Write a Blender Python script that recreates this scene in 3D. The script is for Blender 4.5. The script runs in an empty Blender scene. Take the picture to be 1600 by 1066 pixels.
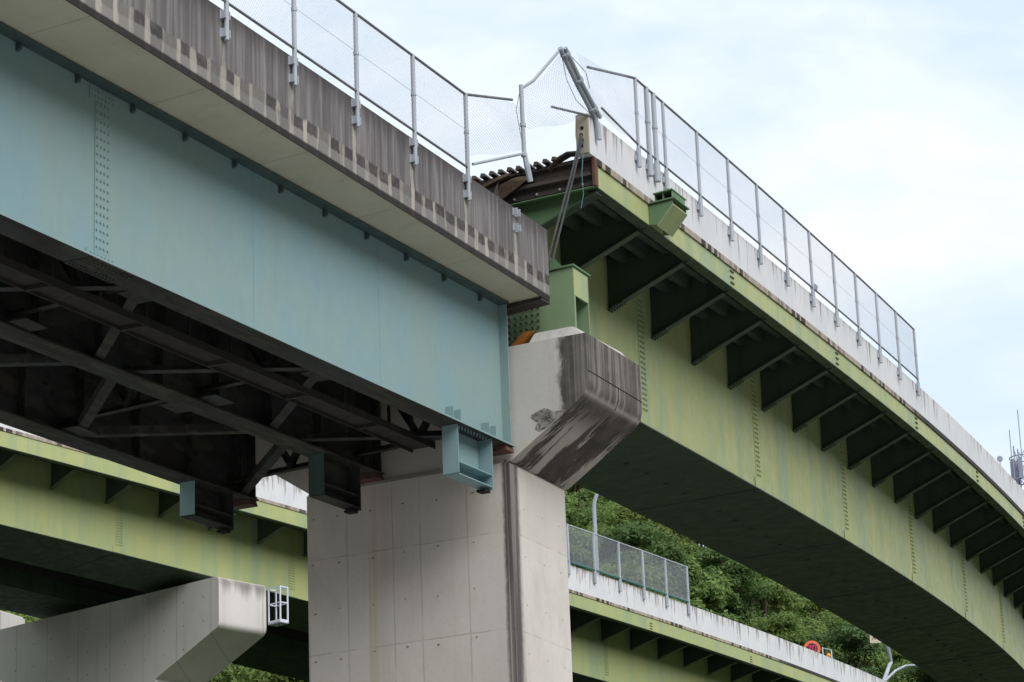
import bpy, bmesh, math, random
import numpy as np
from mathutils import Vector, Matrix
R = math.radians
random.seed(7)
rng = np.random.default_rng(7)
sc = bpy.context.scene
COL = sc.collection
H = 1.6                      # eye height: all heights below are measured from the eye and lifted by H

# ------------------------------------------------------------------ camera
cd = bpy.data.cameras.new('camera'); cam = bpy.data.objects.new('camera', cd); COL.objects.link(cam)
cr, cu, cf = Vector((0.895483, 0.443678, -0.035505)), Vector((0.166667, -0.260282, 0.951039)), Vector((-0.412714, 0.857556, 0.307024))
m = Matrix.Identity(4)
for i in range(3):
    m[i][0], m[i][1], m[i][2] = cr[i], cu[i], -cf[i]
m[2][3] = H
cam.matrix_world = m
cd.sensor_width = 36; cd.lens = 36 * 4600 / 1600
cd.clip_start = 0.5; cd.clip_end = 6000
sc.camera = cam

# ------------------------------------------------------------------ sky, sun, exposure
SUN_EL, SUN_AZ = R(34), R(115)        # azimuth clockwise from +Y
w = bpy.data.worlds.new('World'); sc.world = w; w.use_nodes = True
nt = w.node_tree; nt.nodes.clear()
def WN(t, **k):
    n = nt.nodes.new(t)
    for a, b in k.items(): setattr(n, a, b)
    return n
sky = WN('ShaderNodeTexSky', sky_type='NISHITA', sun_disc=False)
sky.sun_elevation = SUN_EL; sky.sun_rotation = SUN_AZ; sky.air_density = 1.0; sky.dust_density = 2.0; sky.ozone_density = 1.0
tc = WN('ShaderNodeTexCoord'); mp = WN('ShaderNodeMapping'); mp.inputs['Scale'].default_value = (1, 1, 2.2)
nt.links.new(tc.outputs['Generated'], mp.inputs['Vector'])
n1 = WN('ShaderNodeTexNoise'); n1.inputs['Scale'].default_value = 6.5; n1.inputs['Detail'].default_value = 7; n1.inputs['Roughness'].default_value = 0.55; n1.inputs['Distortion'].default_value = 0.3
nt.links.new(mp.outputs['Vector'], n1.inputs['Vector'])
cr_ = WN('ShaderNodeValToRGB'); cr_.color_ramp.elements[0].position = 0.36; cr_.color_ramp.elements[1].position = 0.62
nt.links.new(n1.outputs['Fac'], cr_.inputs['Fac'])
pale = WN('ShaderNodeMix', data_type='RGBA'); pale.inputs['Factor'].default_value = 0.85      # thin high haze over the blue
pale.inputs['B'].default_value = (4.9, 5.75, 6.65, 1)
nt.links.new(sky.outputs['Color'], pale.inputs['A'])
mixc = WN('ShaderNodeMix', data_type='RGBA'); mixc.inputs['B'].default_value = (6.2, 6.45, 6.75, 1)
nt.links.new(cr_.outputs['Color'], mixc.inputs['Factor']); nt.links.new(pale.outputs['Result'], mixc.inputs['A'])
bg = WN('ShaderNodeBackground'); bg.inputs['Strength'].default_value = 0.105
wo = WN('ShaderNodeOutputWorld')
nt.links.new(mixc.outputs['Result'], bg.inputs['Color']); nt.links.new(bg.outputs['Background'], wo.inputs['Surface'])
sd = bpy.data.lights.new('sun', 'SUN'); sd.energy = 2.1; sd.angle = R(55); sd.color = (1, 0.98, 0.96)
so = bpy.data.objects.new('sun', sd); COL.objects.link(so)
sv = Vector((math.sin(SUN_AZ) * math.cos(SUN_EL), math.cos(SUN_AZ) * math.cos(SUN_EL), math.sin(SUN_EL)))
so.rotation_euler = sv.to_track_quat('Z', 'Y').to_euler(); so.location = (60, -40, 90)
vs = sc.view_settings; vs.view_transform = 'Standard'; vs.look = 'None'; vs.exposure = 0.70; vs.gamma = 1.0; vs.use_curve_mapping = False

# ------------------------------------------------------------------ materials
MATS = {}
class NB:
    """small node-tree builder"""
    def __init__(s, name, rough=0.7, metal=0.0):
        s.m = bpy.data.materials.new(name); s.m.use_nodes = True
        s.t = s.m.node_tree; s.b = s.t.nodes['Principled BSDF']
        s.b.inputs['Roughness'].default_value = rough; s.b.inputs['Metallic'].default_value = metal
        s.b.inputs['Specular IOR Level'].default_value = 0.3
    def n(s, ty, **k):
        x = s.t.nodes.new(ty)
        for a, b in k.items(): setattr(x, a, b)
        return x
    def L(s, a, b): s.t.links.new(a, b)
    def pos(s): return s.n('ShaderNodeNewGeometry').outputs['Position']
    def uv(s): return s.n('ShaderNodeUVMap').outputs['UV']
    def sep(s, v):
        x = s.n('ShaderNodeSeparateXYZ'); s.L(v, x.inputs[0]); return x.outputs
    def mapv(s, v, scale, loc=(0, 0, 0)):
        x = s.n('ShaderNodeMapping'); x.inputs['Scale'].default_value = scale; x.inputs['Location'].default_value = loc
        s.L(v, x.inputs['Vector']); return x.outputs[0]
    def noise(s, v, sc_=1, detail=4, rough=0.55, dist=0):
        x = s.n('ShaderNodeTexNoise'); x.inputs['Scale'].default_value = sc_; x.inputs['Detail'].default_value = detail
        x.inputs['Roughness'].default_value = rough; x.inputs['Distortion'].default_value = dist
        s.L(v, x.inputs['Vector']); return x.outputs['Fac']
    def ramp(s, f, lo, hi, a=0.0, b=1.0):
        x = s.n('ShaderNodeMapRange', interpolation_type='SMOOTHSTEP'); x.inputs['From Min'].default_value = lo; x.inputs['From Max'].default_value = hi
        x.inputs['To Min'].default_value = a; x.inputs['To Max'].default_value = b
        s.L(f, x.inputs['Value']); return x.outputs[0]
    def mth(s, op, a, b=None, c=None):
        x = s.n('ShaderNodeMath', operation=op)
        for i, v in enumerate((a, b, c)):
            if v is None: continue
            if isinstance(v, (int, float)): x.inputs[i].default_value = v
            else: s.L(v, x.inputs[i])
        return x.outputs[0]
    def mix(s, f, a, b, blend='MIX'):
        x = s.n('ShaderNodeMix', data_type='RGBA', blend_type=blend)
        for nm, v in (('Factor', f), ('A', a), ('B', b)):
            if isinstance(v, (int, float)): x.inputs[nm].default_value = v
            elif isinstance(v, tuple): x.inputs[nm].default_value = (*v, 1)
            else: s.L(v, x.inputs[nm])
        return x.outputs['Result']
    def col(s, c):
        if isinstance(c, tuple): s.b.inputs['Base Color'].default_value = (*c, 1)
        else: s.L(c, s.b.inputs['Base Color'])
    def bump(s, h, strength=0.3, dist=0.02):
        x = s.n('ShaderNodeBump'); x.inputs['Strength'].default_value = strength; x.inputs['Distance'].default_value = dist
        s.L(h, x.inputs['Height']); s.L(x.outputs[0], s.b.inputs['Normal'])

def paint(name, c0, c1, c2, dirt=(0.05, 0.045, 0.04), dirt_amt=0.35, rough=0.55, streak=3.0):
    b = NB(name, rough); p = b.pos()
    f = b.ramp(b.noise(b.mapv(p, (0.35, 0.35, 0.5)), 1.3, 4), 0.35, 0.65)
    g = b.ramp(b.noise(b.mapv(p, (streak, streak, 0.12)), 1, 5, 0.6), 0.42, 0.68)
    c = b.mix(f, c0, c1); c = b.mix(b.mth('MULTIPLY', g, 0.75), c, c2)
    d = b.ramp(b.noise(b.mapv(p, (2.5, 2.5, 0.5)), 1.7, 6, 0.65), 0.55, 0.78)
    c = b.mix(b.mth('MULTIPLY', d, dirt_amt), c, dirt)
    b.col(c); b.bump(b.mth('ADD', b.mth('MULTIPLY', b.noise(p, 5, 3), .25), b.noise(b.mapv(p, (1, 1, .7)), 0.9, 2)), 0.35, 0.03)
    b.L(b.ramp(b.noise(p, 3, 4), 0.3, 0.7, rough - 0.1, rough + 0.12), b.b.inputs['Roughness'])
    MATS[name] = b.m; return b.m

paint('blue_paint', (0.23, 0.33, 0.325), (0.21, 0.33, 0.36), (0.245, 0.33, 0.305), dirt_amt=0.10, streak=1.2)
paint('blue_paint_shaded', (0.06, 0.10, 0.095), (0.075, 0.115, 0.105), (0.05, 0.075, 0.07), dirt_amt=0.4)  # darker copy of the blue paint, with shade put into its colour
def grime_and_shade():  # grime patches over a near-black base that carries the under-span shade
    b = NB('blue_paint_under_shaded', 0.8); p = b.pos()
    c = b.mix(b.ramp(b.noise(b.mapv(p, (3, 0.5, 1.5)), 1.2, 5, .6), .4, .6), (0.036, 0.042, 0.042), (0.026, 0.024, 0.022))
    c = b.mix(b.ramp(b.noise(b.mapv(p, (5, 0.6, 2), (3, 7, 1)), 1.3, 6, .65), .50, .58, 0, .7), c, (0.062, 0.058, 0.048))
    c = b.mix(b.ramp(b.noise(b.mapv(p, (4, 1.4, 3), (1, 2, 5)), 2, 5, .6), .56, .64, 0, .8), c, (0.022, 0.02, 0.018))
    b.col(c); b.bump(b.noise(p, 12, 4), .2, .01); MATS['blue_paint_under_shaded'] = b.m
grime_and_shade()
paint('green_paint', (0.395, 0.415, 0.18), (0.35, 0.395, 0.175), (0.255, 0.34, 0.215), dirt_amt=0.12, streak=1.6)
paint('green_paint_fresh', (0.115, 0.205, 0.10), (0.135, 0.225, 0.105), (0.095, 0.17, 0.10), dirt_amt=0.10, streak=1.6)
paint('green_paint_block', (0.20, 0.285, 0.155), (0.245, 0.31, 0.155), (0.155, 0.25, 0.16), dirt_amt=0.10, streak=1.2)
paint('green_dark', (0.05, 0.075, 0.05), (0.045, 0.065, 0.045), (0.035, 0.05, 0.04), dirt_amt=0.3)  # dark unfaded green, deepened further to carry the shade under the deck
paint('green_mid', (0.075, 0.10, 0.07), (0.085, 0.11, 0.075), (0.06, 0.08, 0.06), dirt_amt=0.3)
paint('tie_hole', (0.22, 0.19, 0.15), (0.25, 0.2, 0.15), (0.18, 0.15, 0.12), dirt_amt=0.3)
paint('rust', (0.10, 0.055, 0.04), (0.16, 0.07, 0.045), (0.06, 0.05, 0.045), dirt_amt=0.5, rough=0.85)
paint('brown_steel', (0.055, 0.048, 0.045), (0.09, 0.07, 0.058), (0.04, 0.038, 0.036), dirt_amt=0.4, rough=0.7)
paint('catwalk_steel', (0.028, 0.025, 0.023), (0.033, 0.029, 0.026), (0.022, 0.02, 0.018), dirt_amt=0.4, rough=0.8)
paint('orange_rust', (0.42, 0.17, 0.03), (0.30, 0.11, 0.03), (0.5, 0.22, 0.05), dirt_amt=0.4, rough=0.8)
paint('galvanised', (0.36, 0.39, 0.44), (0.40, 0.43, 0.47), (0.31, 0.34, 0.385), dirt_amt=0.12, rough=0.5)
paint('rail_grey', (0.15, 0.155, 0.17), (0.18, 0.185, 0.20), (0.12, 0.12, 0.13), dirt_amt=0.15, rough=0.5)
paint('wire_grey', (0.42, 0.45, 0.50), (0.46, 0.48, 0.53), (0.40, 0.43, 0.48), dirt_amt=0.05, rough=0.5)
paint('teal_rail', (0.05, 0.17, 0.18), (0.06, 0.19, 0.2), (0.04, 0.13, 0.14), dirt_amt=0.1)
paint('white_metal', (0.62, 0.68, 0.78), (0.66, 0.7, 0.78), (0.55, 0.6, 0.7), dirt_amt=0.1)
paint('cable_grey', (0.10, 0.10, 0.105), (0.13, 0.13, 0.13), (0.08, 0.08, 0.08), dirt_amt=0.3)
paint('broken_concrete', (0.33, 0.29, 0.23), (0.42, 0.37, 0.30), (0.22, 0.19, 0.15), dirt_amt=0.6, rough=0.95)
def spall():
    b = NB('spall', 0.95); p = b.pos(); n_ = b.noise(p, 13, 6, .75)
    b.col(b.mix(b.ramp(n_, .36, .62), (0.12, 0.105, 0.085), (0.42, 0.39, 0.345))); b.bump(n_, 1.0, .06); MATS['spall'] = b.m
spall()
paint('asphalt', (0.05, 0.05, 0.05), (0.06, 0.058, 0.055), (0.045, 0.045, 0.045), dirt_amt=0.2, rough=0.9)
paint('mud', (0.14, 0.095, 0.06), (0.10, 0.07, 0.05), (0.18, 0.13, 0.085), dirt_amt=0.5, rough=0.95)
paint('bark', (0.07, 0.055, 0.04), (0.09, 0.07, 0.05), (0.05, 0.04, 0.03), dirt_amt=0.4, rough=0.95)
paint('hole_black', (0.012, 0.012, 0.012), (0.015, 0.014, 0.013), (0.01, 0.01, 0.01), dirt_amt=0.1, rough=0.9)
paint('sign_cream', (0.55, 0.47, 0.36), (0.58, 0.5, 0.38), (0.5, 0.42, 0.32), dirt_amt=0.15)
paint('sign_orange', (0.72, 0.16, 0.07), (0.68, 0.17, 0.09), (0.75, 0.2, 0.1), dirt_amt=0.05)
paint('sign_dark', (0.05, 0.03, 0.05), (0.06, 0.03, 0.045), (0.04, 0.03, 0.05), dirt_amt=0.1)
paint('sign_red', (0.62, 0.03, 0.09), (0.6, 0.04, 0.1), (0.55, 0.05, 0.1), dirt_amt=0.05)
paint('beacon_amber', (0.85, 0.32, 0.02), (0.85, 0.34, 0.02), (0.8, 0.28, 0.02), dirt_amt=0.0, rough=0.25)
paint('antenna_grey', (0.30, 0.32, 0.42), (0.34, 0.36, 0.46), (0.26, 0.28, 0.38), dirt_amt=0.1)

def concrete(name, c0, c1, dirt, dirt_amt=0.5, lines=None, streak=3.0):
    b = NB(name, 0.9); p = b.pos()
    c = b.mix(b.ramp(b.noise(p, 0.6, 5), 0.35, 0.65), c0, c1)
    c = b.mix(b.mth('MULTIPLY', b.ramp(b.noise(p, 14, 4, 0.7), 0.5, 0.75), 0.18), c, tuple(x * 0.7 for x in c0))
    g = b.ramp(b.noise(b.mapv(p, (streak, streak, 0.10)), 1, 6, 0.62), 0.52, 0.74)
    c = b.mix(b.mth('MULTIPLY', g, dirt_amt), c, dirt)
    if lines: c = lines(b, p, c)
    b.col(c); b.bump(b.noise(p, 9, 5, 0.65), 0.25, 0.015)
    MATS[name] = b.m; return b.m

def pier_lines(b, p, c):
    x, y, z = b.sep(p)
    wob = b.noise(b.mapv(p, (1.5, 1.5, 1.5)), 2.2, 4)
    wz = b.mth('MULTIPLY_ADD', wob, 0.03, -0.015)
    vis = b.ramp(b.noise(b.mapv(p, (2, 2, 0.7)), 1.4, 4), 0.36, 0.62, 0.12, 1)
    m = None
    # formwork seams: verticals across the wide face, horizontals every 1.62 m
    nf = b.sep(b.n('ShaderNodeNewGeometry').outputs['Normal'])[1]
    front = b.ramp(b.mth('ABSOLUTE', nf), 0.6, 0.8)
    for t in (-23.45, -22.58, -22.06, -21.18):
        d = b.mth('ABSOLUTE', b.mth('SUBTRACT', b.mth('ADD', x, wz), t))
        k = b.ramp(d, 0.003, 0.02, 1, 0)
        m = k if m is None else b.mth('MAXIMUM', m, k)
    m = b.mth('MULTIPLY', m, front)
    zz = b.mth('ADD', b.mth('SUBTRACT', z, 11.83 + H), wz)
    fz = b.mth('ABSOLUTE', b.mth('SUBTRACT', b.mth('FRACT', b.mth('ADD', b.mth('DIVIDE', zz, 1.62), 0.5)), 0.5))
    m2 = b.ramp(fz, 0.002, 0.010, 1, 0)
    m = b.mth('MULTIPLY', b.mth('MAXIMUM', m, m2), vis)
    lift = b.n('ShaderNodeTexWhiteNoise', noise_dimensions='1D'); b.L(b.mth('FLOOR', b.mth('DIVIDE', zz, 1.62)), lift.inputs['W'])
    c = b.mix(b.mth('MULTIPLY', lift.outputs['Value'], 0.28), c, (0.40, 0.355, 0.30))
    pan = b.n('ShaderNodeTexWhiteNoise', noise_dimensions='1D'); b.L(b.mth('FLOOR', b.mth('MULTIPLY', b.mth('ADD', x, y), 1.13)), pan.inputs['W'])
    c = b.mix(b.mth('MULTIPLY', pan.outputs['Value'], 0.16), c, (0.46, 0.44, 0.42))
    blot = b.ramp(b.noise(b.mapv(p, (1.1, 1.1, 0.6)), 1.0, 6, 0.7), 0.48, 0.72)
    c = b.mix(b.mth('MULTIPLY', blot, 0.3), c, (0.36, 0.32, 0.27))
    pit = b.ramp(b.noise(p, 26, 2, 0.5), 0.70, 0.76)
    c = b.mix(b.mth('MULTIPLY', pit, 0.35), c, (0.22, 0.19, 0.16))
    c = b.mix(b.mth('MULTIPLY', m, 0.42), c, (0.20, 0.16, 0.11))
    # rain-black strip running down the exposed corner
    dx = b.mth('SUBTRACT', -20.37, x); dy = b.mth('SUBTRACT', y, 42.05)
    jag = b.mth('MULTIPLY_ADD', b.noise(b.mapv(p, (5, 5, 3)), 2.5, 5, 0.7), 0.16, -0.08)
    dd = b.mth('ADD', b.mth('MAXIMUM', b.mth('MULTIPLY', dx, 2.6), dy), jag)
    k = b.ramp(dd, 0.26, 0.46, 1, 0)
    k2 = b.ramp(b.noise(b.mapv(p, (7, 7, 0.2)), 1, 4), 0.3, 0.6, 0.7, 1)
    c = b.mix(b.mth('MULTIPLY', k, b.mth('MULTIPLY', k2, 0.92)), c, (0.05, 0.042, 0.04))
    # yellow leaching streaks
    k = b.ramp(b.noise(b.mapv(p, (4, 4, 0.05), (3, 1, 2)), 1, 3), 0.60, 0.72)
    return b.mix(b.mth('MULTIPLY', k, 0.4), c, (0.42, 0.33, 0.19))
concrete('pier_concrete', (0.60, 0.56, 0.51), (0.65, 0.615, 0.575), (0.33, 0.29, 0.26), 0.22, pier_lines)

def cap_stain(b, p, c):
    x, y, z = b.sep(p)
    jag = b.mth('MULTIPLY_ADD', b.noise(b.mapv(p, (3, 3, 1.5)), 2.0, 6, 0.68), 0.6, -0.3)
    # black growth on the exposed end of the cap, heavier towards the outer end
    k = b.ramp(b.mth('ADD', x, jag), -19.55, -19.36)
    st = b.ramp(b.noise(b.mapv(p, (7, 7, 0.15)), 1, 5, 0.6), 0.44, 0.76, 1.0, 0.62)
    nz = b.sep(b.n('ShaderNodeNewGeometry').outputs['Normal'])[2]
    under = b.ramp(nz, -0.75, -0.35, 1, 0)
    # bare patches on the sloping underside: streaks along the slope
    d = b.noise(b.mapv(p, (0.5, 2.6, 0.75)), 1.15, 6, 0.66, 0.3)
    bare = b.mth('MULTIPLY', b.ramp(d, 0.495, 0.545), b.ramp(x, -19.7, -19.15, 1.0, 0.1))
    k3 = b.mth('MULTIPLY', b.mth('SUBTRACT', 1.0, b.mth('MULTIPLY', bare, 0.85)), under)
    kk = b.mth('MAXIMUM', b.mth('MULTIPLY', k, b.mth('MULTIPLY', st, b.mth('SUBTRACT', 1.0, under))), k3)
    tone = b.mix(b.ramp(b.noise(p, 3, 4), 0.35, 0.65), (0.05, 0.045, 0.04), (0.095, 0.078, 0.076))
    return b.mix(b.mth('MULTIPLY', kk, 0.96), c, tone)
concrete('cap_concrete', (0.52, 0.49, 0.445), (0.57, 0.54, 0.49), (0.3, 0.26, 0.22), 0.3, cap_stain)
def farcap(b, p, c):
    x, y, z = b.sep(p)
    g = b.ramp(b.noise(b.mapv(p, (2.0, 2.0, 0.12)), 1, 5), 0.3, 0.6)
    k = b.ramp(b.mth('ADD', z, b.mth('MULTIPLY', g, 0.5)), 27.0, 27.65)
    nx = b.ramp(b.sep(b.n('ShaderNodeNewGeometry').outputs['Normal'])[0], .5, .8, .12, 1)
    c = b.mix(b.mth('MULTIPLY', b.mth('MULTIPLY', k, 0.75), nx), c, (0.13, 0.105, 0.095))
    f = b.mth('ABSOLUTE', b.mth('SUBTRACT', b.mth('FRACT', b.mth('MULTIPLY', b.mth('ADD', b.mth('MULTIPLY', x, 0.95), b.mth('MULTIPLY', y, 0.3)), 0.62)), 0.5))
    return b.mix(b.mth('MULTIPLY', b.ramp(f, 0.004, 0.022, 1, 0), 0.35), c, (0.2, 0.19, 0.18))
concrete('far_cap_concrete', (0.57, 0.54, 0.505), (0.61, 0.58, 0.55), (0.34, 0.32, 0.30), 0.3, farcap, 2.0)
concrete('soffit_concrete', (0.50, 0.47, 0.36), (0.56, 0.52, 0.41), (0.36, 0.33, 0.25), 0.35,
         lambda b, p, c: b.mix(b.mth('MULTIPLY', b.ramp(b.mth('ABSOLUTE', b.mth('SUBTRACT', b.mth('FRACT', b.mth('MULTIPLY', b.sep(p)[1], 0.34)), 0.5)), 0.002, 0.007, 1, 0), 0.45), c, (0.2, 0.18, 0.14)))
concrete('plain_concrete', (0.45, 0.44, 0.42), (0.50, 0.48, 0.45), (0.25, 0.22, 0.2), 0.4)

def old_wall():
    """weathered parapet: UV u = metres along, v = metres above the slab underside"""
    b = NB('old_wall', 0.92); u_, v_, _ = b.sep(b.uv()); uv = b.uv(); p = b.pos()
    base = b.mix(b.ramp(b.noise(b.mapv(uv, (5, 0.35, 1)), 1.2, 6, 0.6), 0.33, 0.66), (0.235, 0.225, 0.222), (0.135, 0.123, 0.124))
    base = b.mix(b.mth('MULTIPLY', b.ramp(b.noise(b.mapv(uv, (13, 0.25, 1)), 1, 5), 0.42, 0.62), 0.6), base, (0.085, 0.075, 0.077))
    top = b.ramp(b.mth('ADD', v_, b.mth('MULTIPLY', b.noise(b.mapv(uv, (6, 0.8, 1)), 1, 4), 0.7)), 1.2, 1.65)
    base = b.mix(b.mth('MULTIPLY', top, 0.7), base, (0.05, 0.045, 0.045))
    P5 = 1.988 / 5
    wob = b.mth('MULTIPLY_ADD', b.noise(b.mapv(uv, (1.2, 0.9, 1)), 2.2, 3), 0.16, -0.08)
    uu = b.mth('ADD', u_, wob)
    fr = b.mth('FRACT', b.mth('DIVIDE', b.mth('SUBTRACT', uu, 31.22 - 40 * P5), P5))
    tri = b.mth('ABSOLUTE', b.mth('SUBTRACT', fr, 0.5))                 # 0.5 at a streak, 0 mid-block
    ragged = b.mth('MULTIPLY_ADD', b.noise(b.mapv(uv, (9, 1.5, 1)), 1.5, 4), 0.24, -0.12)
    cid = b.mth('FLOOR', b.mth('DIVIDE', b.mth('SUBTRACT', uu, 31.22 - 40 * P5), P5))
    sid = b.mth('FLOOR', b.mth('ADD', b.mth('DIVIDE', b.mth('SUBTRACT', uu, 31.22 - 40 * P5), P5), 0.5))
    def rnd(x, k):
        w_ = b.n('ShaderNodeTexWhiteNoise', noise_dimensions='1D'); b.L(b.mth('ADD', x, k), w_.inputs['W']); return w_.outputs['Value']
    gap = b.ramp(b.mth('SUBTRACT', b.mth('ADD', tri, ragged), b.mth('MULTIPLY_ADD', rnd(sid, .3), 0.14, 0.26)), 0.0, 0.07)
    edge_ = b.mth('ADD', v_, b.mth('MULTIPLY_ADD', rnd(cid, 5.1), 0.05, b.mth('MULTIPLY', ragged, 0.25)))
    low = b.ramp(edge_, 0.43, 0.47, 1, 0)
    hi2 = b.mth('MULTIPLY', b.ramp(edge_, 0.255, 0.29), b.ramp(rnd(cid, 9.7), 0.1, 0.3, 0.35, 1))
    varb = b.mth('MULTIPLY_ADD', rnd(cid, 2.4), 0.7, b.mth('MULTIPLY', b.noise(b.mapv(uv, (3, 2, 1)), 1.5, 4), 0.3))
    block = b.mix(hi2, b.mix(varb, (0.25, 0.24, 0.22), (0.15, 0.14, 0.135)), b.mix(varb, (0.075, 0.066, 0.066), (0.045, 0.04, 0.04)))
    block = b.mix(b.mth('MULTIPLY', b.ramp(b.noise(b.mapv(p, (1, 1, 1)), 9, 5, 0.7), .4, .7), 0.3), block, (0.24, 0.225, 0.205))
    gv = b.mth('MULTIPLY', b.ramp(b.noise(b.mapv(uv, (7, 1.6, 1)), 1.4, 5), 0.3, 0.55, 0.25, 1), b.mth('MULTIPLY_ADD', rnd(sid, 7.9), 0.6, 0.4))
    slab = b.mix(b.mth('MULTIPLY', gap, gv), block, (0.40, 0.37, 0.32))
    c = b.mix(low, base, slab)
    f2 = b.mth('FRACT', b.mth('DIVIDE', b.mth('SUBTRACT', uu, 31.22 - 20 * 1.988 - 0.994), 1.988))
    t2 = b.mth('ABSOLUTE', b.mth('SUBTRACT', f2, 0.5))
    ps = b.mth('MULTIPLY', b.ramp(b.mth('ADD', t2, b.mth('MULTIPLY', ragged, 0.05)), 0.020, 0.034, 1, 0), b.ramp(v_, 0.86, 0.90, 1, 0))
    c = b.mix(b.mth('MULTIPLY', ps, b.mth('MULTIPLY', gv, 0.85)), c, (0.38, 0.35, 0.31))
    drip = b.ramp(b.mth('ADD', v_, b.mth('MULTIPLY', ragged, 0.12)), 0.065, 0.10, 1, 0)
    c = b.mix(b.mth('MULTIPLY', drip, 0.95), c, (0.022, 0.018, 0.016))
    b.col(c); b.bump(b.noise(p, 16, 5, 0.65), 0.35, 0.015)
    MATS['old_wall'] = b.m
old_wall()

def white_wall():
    b = NB('white_wall', 0.75); u_, v_, _ = b.sep(b.uv()); uv = b.uv()
    c = b.mix(b.ramp(b.noise(b.mapv(uv, (1.2, 0.8, 1)), 1, 5), 0.3, 0.7), (0.60, 0.605, 0.63), (0.66, 0.66, 0.67))
    n_ = b.noise(b.mapv(uv, (7, 0.55, 1)), 1, 6, 0.6)
    n2 = b.noise(b.mapv(uv, (0.45, 0.2, 1)), 1, 3)
    k = b.mth('ADD', b.mth('MULTIPLY', v_, 0.17), b.mth('MULTIPLY', n2, 0.22))
    st = b.ramp(b.mth('ADD', n_, k), 0.745, 0.86)
    c = b.mix(b.mth('MULTIPLY', st, 0.72), c, (0.14, 0.115, 0.09))
    rs = b.ramp(b.noise(b.mapv(uv, (3.3, 0.3, 1), (4, 2, 0)), 1, 5), 0.60, 0.72)
    c = b.mix(b.mth('MULTIPLY', rs, 0.4), c, (0.40, 0.31, 0.2))
    vert = b.ramp(b.mth('ABSOLUTE', b.mth('SUBTRACT', b.mth('FRACT', b.mth('MULTIPLY', u_, 2.2)), 0.5)), 0.0, 0.05, 1, 0)
    c = b.mix(b.mth('MULTIPLY', vert, 0.12), c, (0.3, 0.28, 0.26))
    b.col(c); b.bump(b.noise(b.pos(), 8, 4), 0.15, 0.02); MATS['white_wall'] = b.m
white_wall()
def slab_strip():
    b = NB('slab_strip', 0.9); u_, v_, _ = b.sep(b.uv()); uv = b.uv()
    wob = b.mth('MULTIPLY_ADD', b.noise(b.mapv(uv, (0.8, 0, 1)), 1.5, 3), 0.7, -0.35)
    f = b.mth('FRACT', b.mth('MULTIPLY', b.mth('ADD', u_, wob), 2.4))
    g = b.ramp(b.mth('ABSOLUTE', b.mth('SUBTRACT', f, 0.5)), 0.31, 0.36)
    dens = b.ramp(b.noise(b.mapv(uv, (0.55, 0, 1), (5, 0, 0)), 1.2, 3), 0.44, 0.54, 0, 0.85)
    far = b.ramp(u_, 16, 19, 1, 0)
    k = b.mth('MULTIPLY', b.mth('MAXIMUM', g, dens), far)
    c = b.mix(k, (0.05, 0.042, 0.042), (0.38, 0.33, 0.27))
    b.col(c); MATS['slab_strip'] = b.m
slab_strip()

def leafmat(name, a, bb, tr):
    b = NB(name, 0.6)
    oi = b.n('ShaderNodeObjectInfo')
    p = b.pos()
    f = b.ramp(b.noise(p, 0.9, 3), 0.3, 0.7)
    c = b.mix(f, a, bb)
    f2 = b.ramp(b.noise(p, 3.5, 2), .45, .7); c = b.mix(b.mth('MULTIPLY', f2, .55), c, (bb[0] * 1.35, bb[1] * 1.3, bb[2] * 1.4))
    c = b.mix(b.mth('MULTIPLY', oi.outputs['Random'], 0.5), c, tuple(x * 0.62 for x in a))
    b.col(c)
    tl = b.n('ShaderNodeBsdfTranslucent'); b.L(c, tl.inputs['Color'])
    ms = b.n('ShaderNodeMixShader'); ms.inputs[0].default_value = tr
    out = b.t.nodes['Material Output']
    b.L(b.b.outputs[0], ms.inputs[1]); b.L(tl.outputs[0], ms.inputs[2]); b.L(ms.outputs[0], out.inputs['Surface'])
    MATS[name] = b.m
leafmat('leaf_a', (0.16, 0.25, 0.06), (0.22, 0.30, 0.085), 0.45)
leafmat('leaf_b', (0.115, 0.20, 0.06), (0.165, 0.25, 0.08), 0.45)
leafmat('leaf_c', (0.145, 0.215, 0.05), (0.20, 0.27, 0.065), 0.45)
leafmat('leaf_d', (0.155, 0.25, 0.065), (0.20, 0.295, 0.085), 0.45)
leafmat('leaf_e', (0.07, 0.13, 0.045), (0.10, 0.165, 0.05), 0.25)
paint('hill_soil', (0.03, 0.05, 0.018), (0.04, 0.06, 0.02), (0.025, 0.035, 0.015), dirt_amt=0.4, rough=1.0)
paint('ground_gravel', (0.27, 0.262, 0.245), (0.24, 0.232, 0.215), (0.30, 0.29, 0.27), dirt_amt=0.2, rough=1.0)

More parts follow.
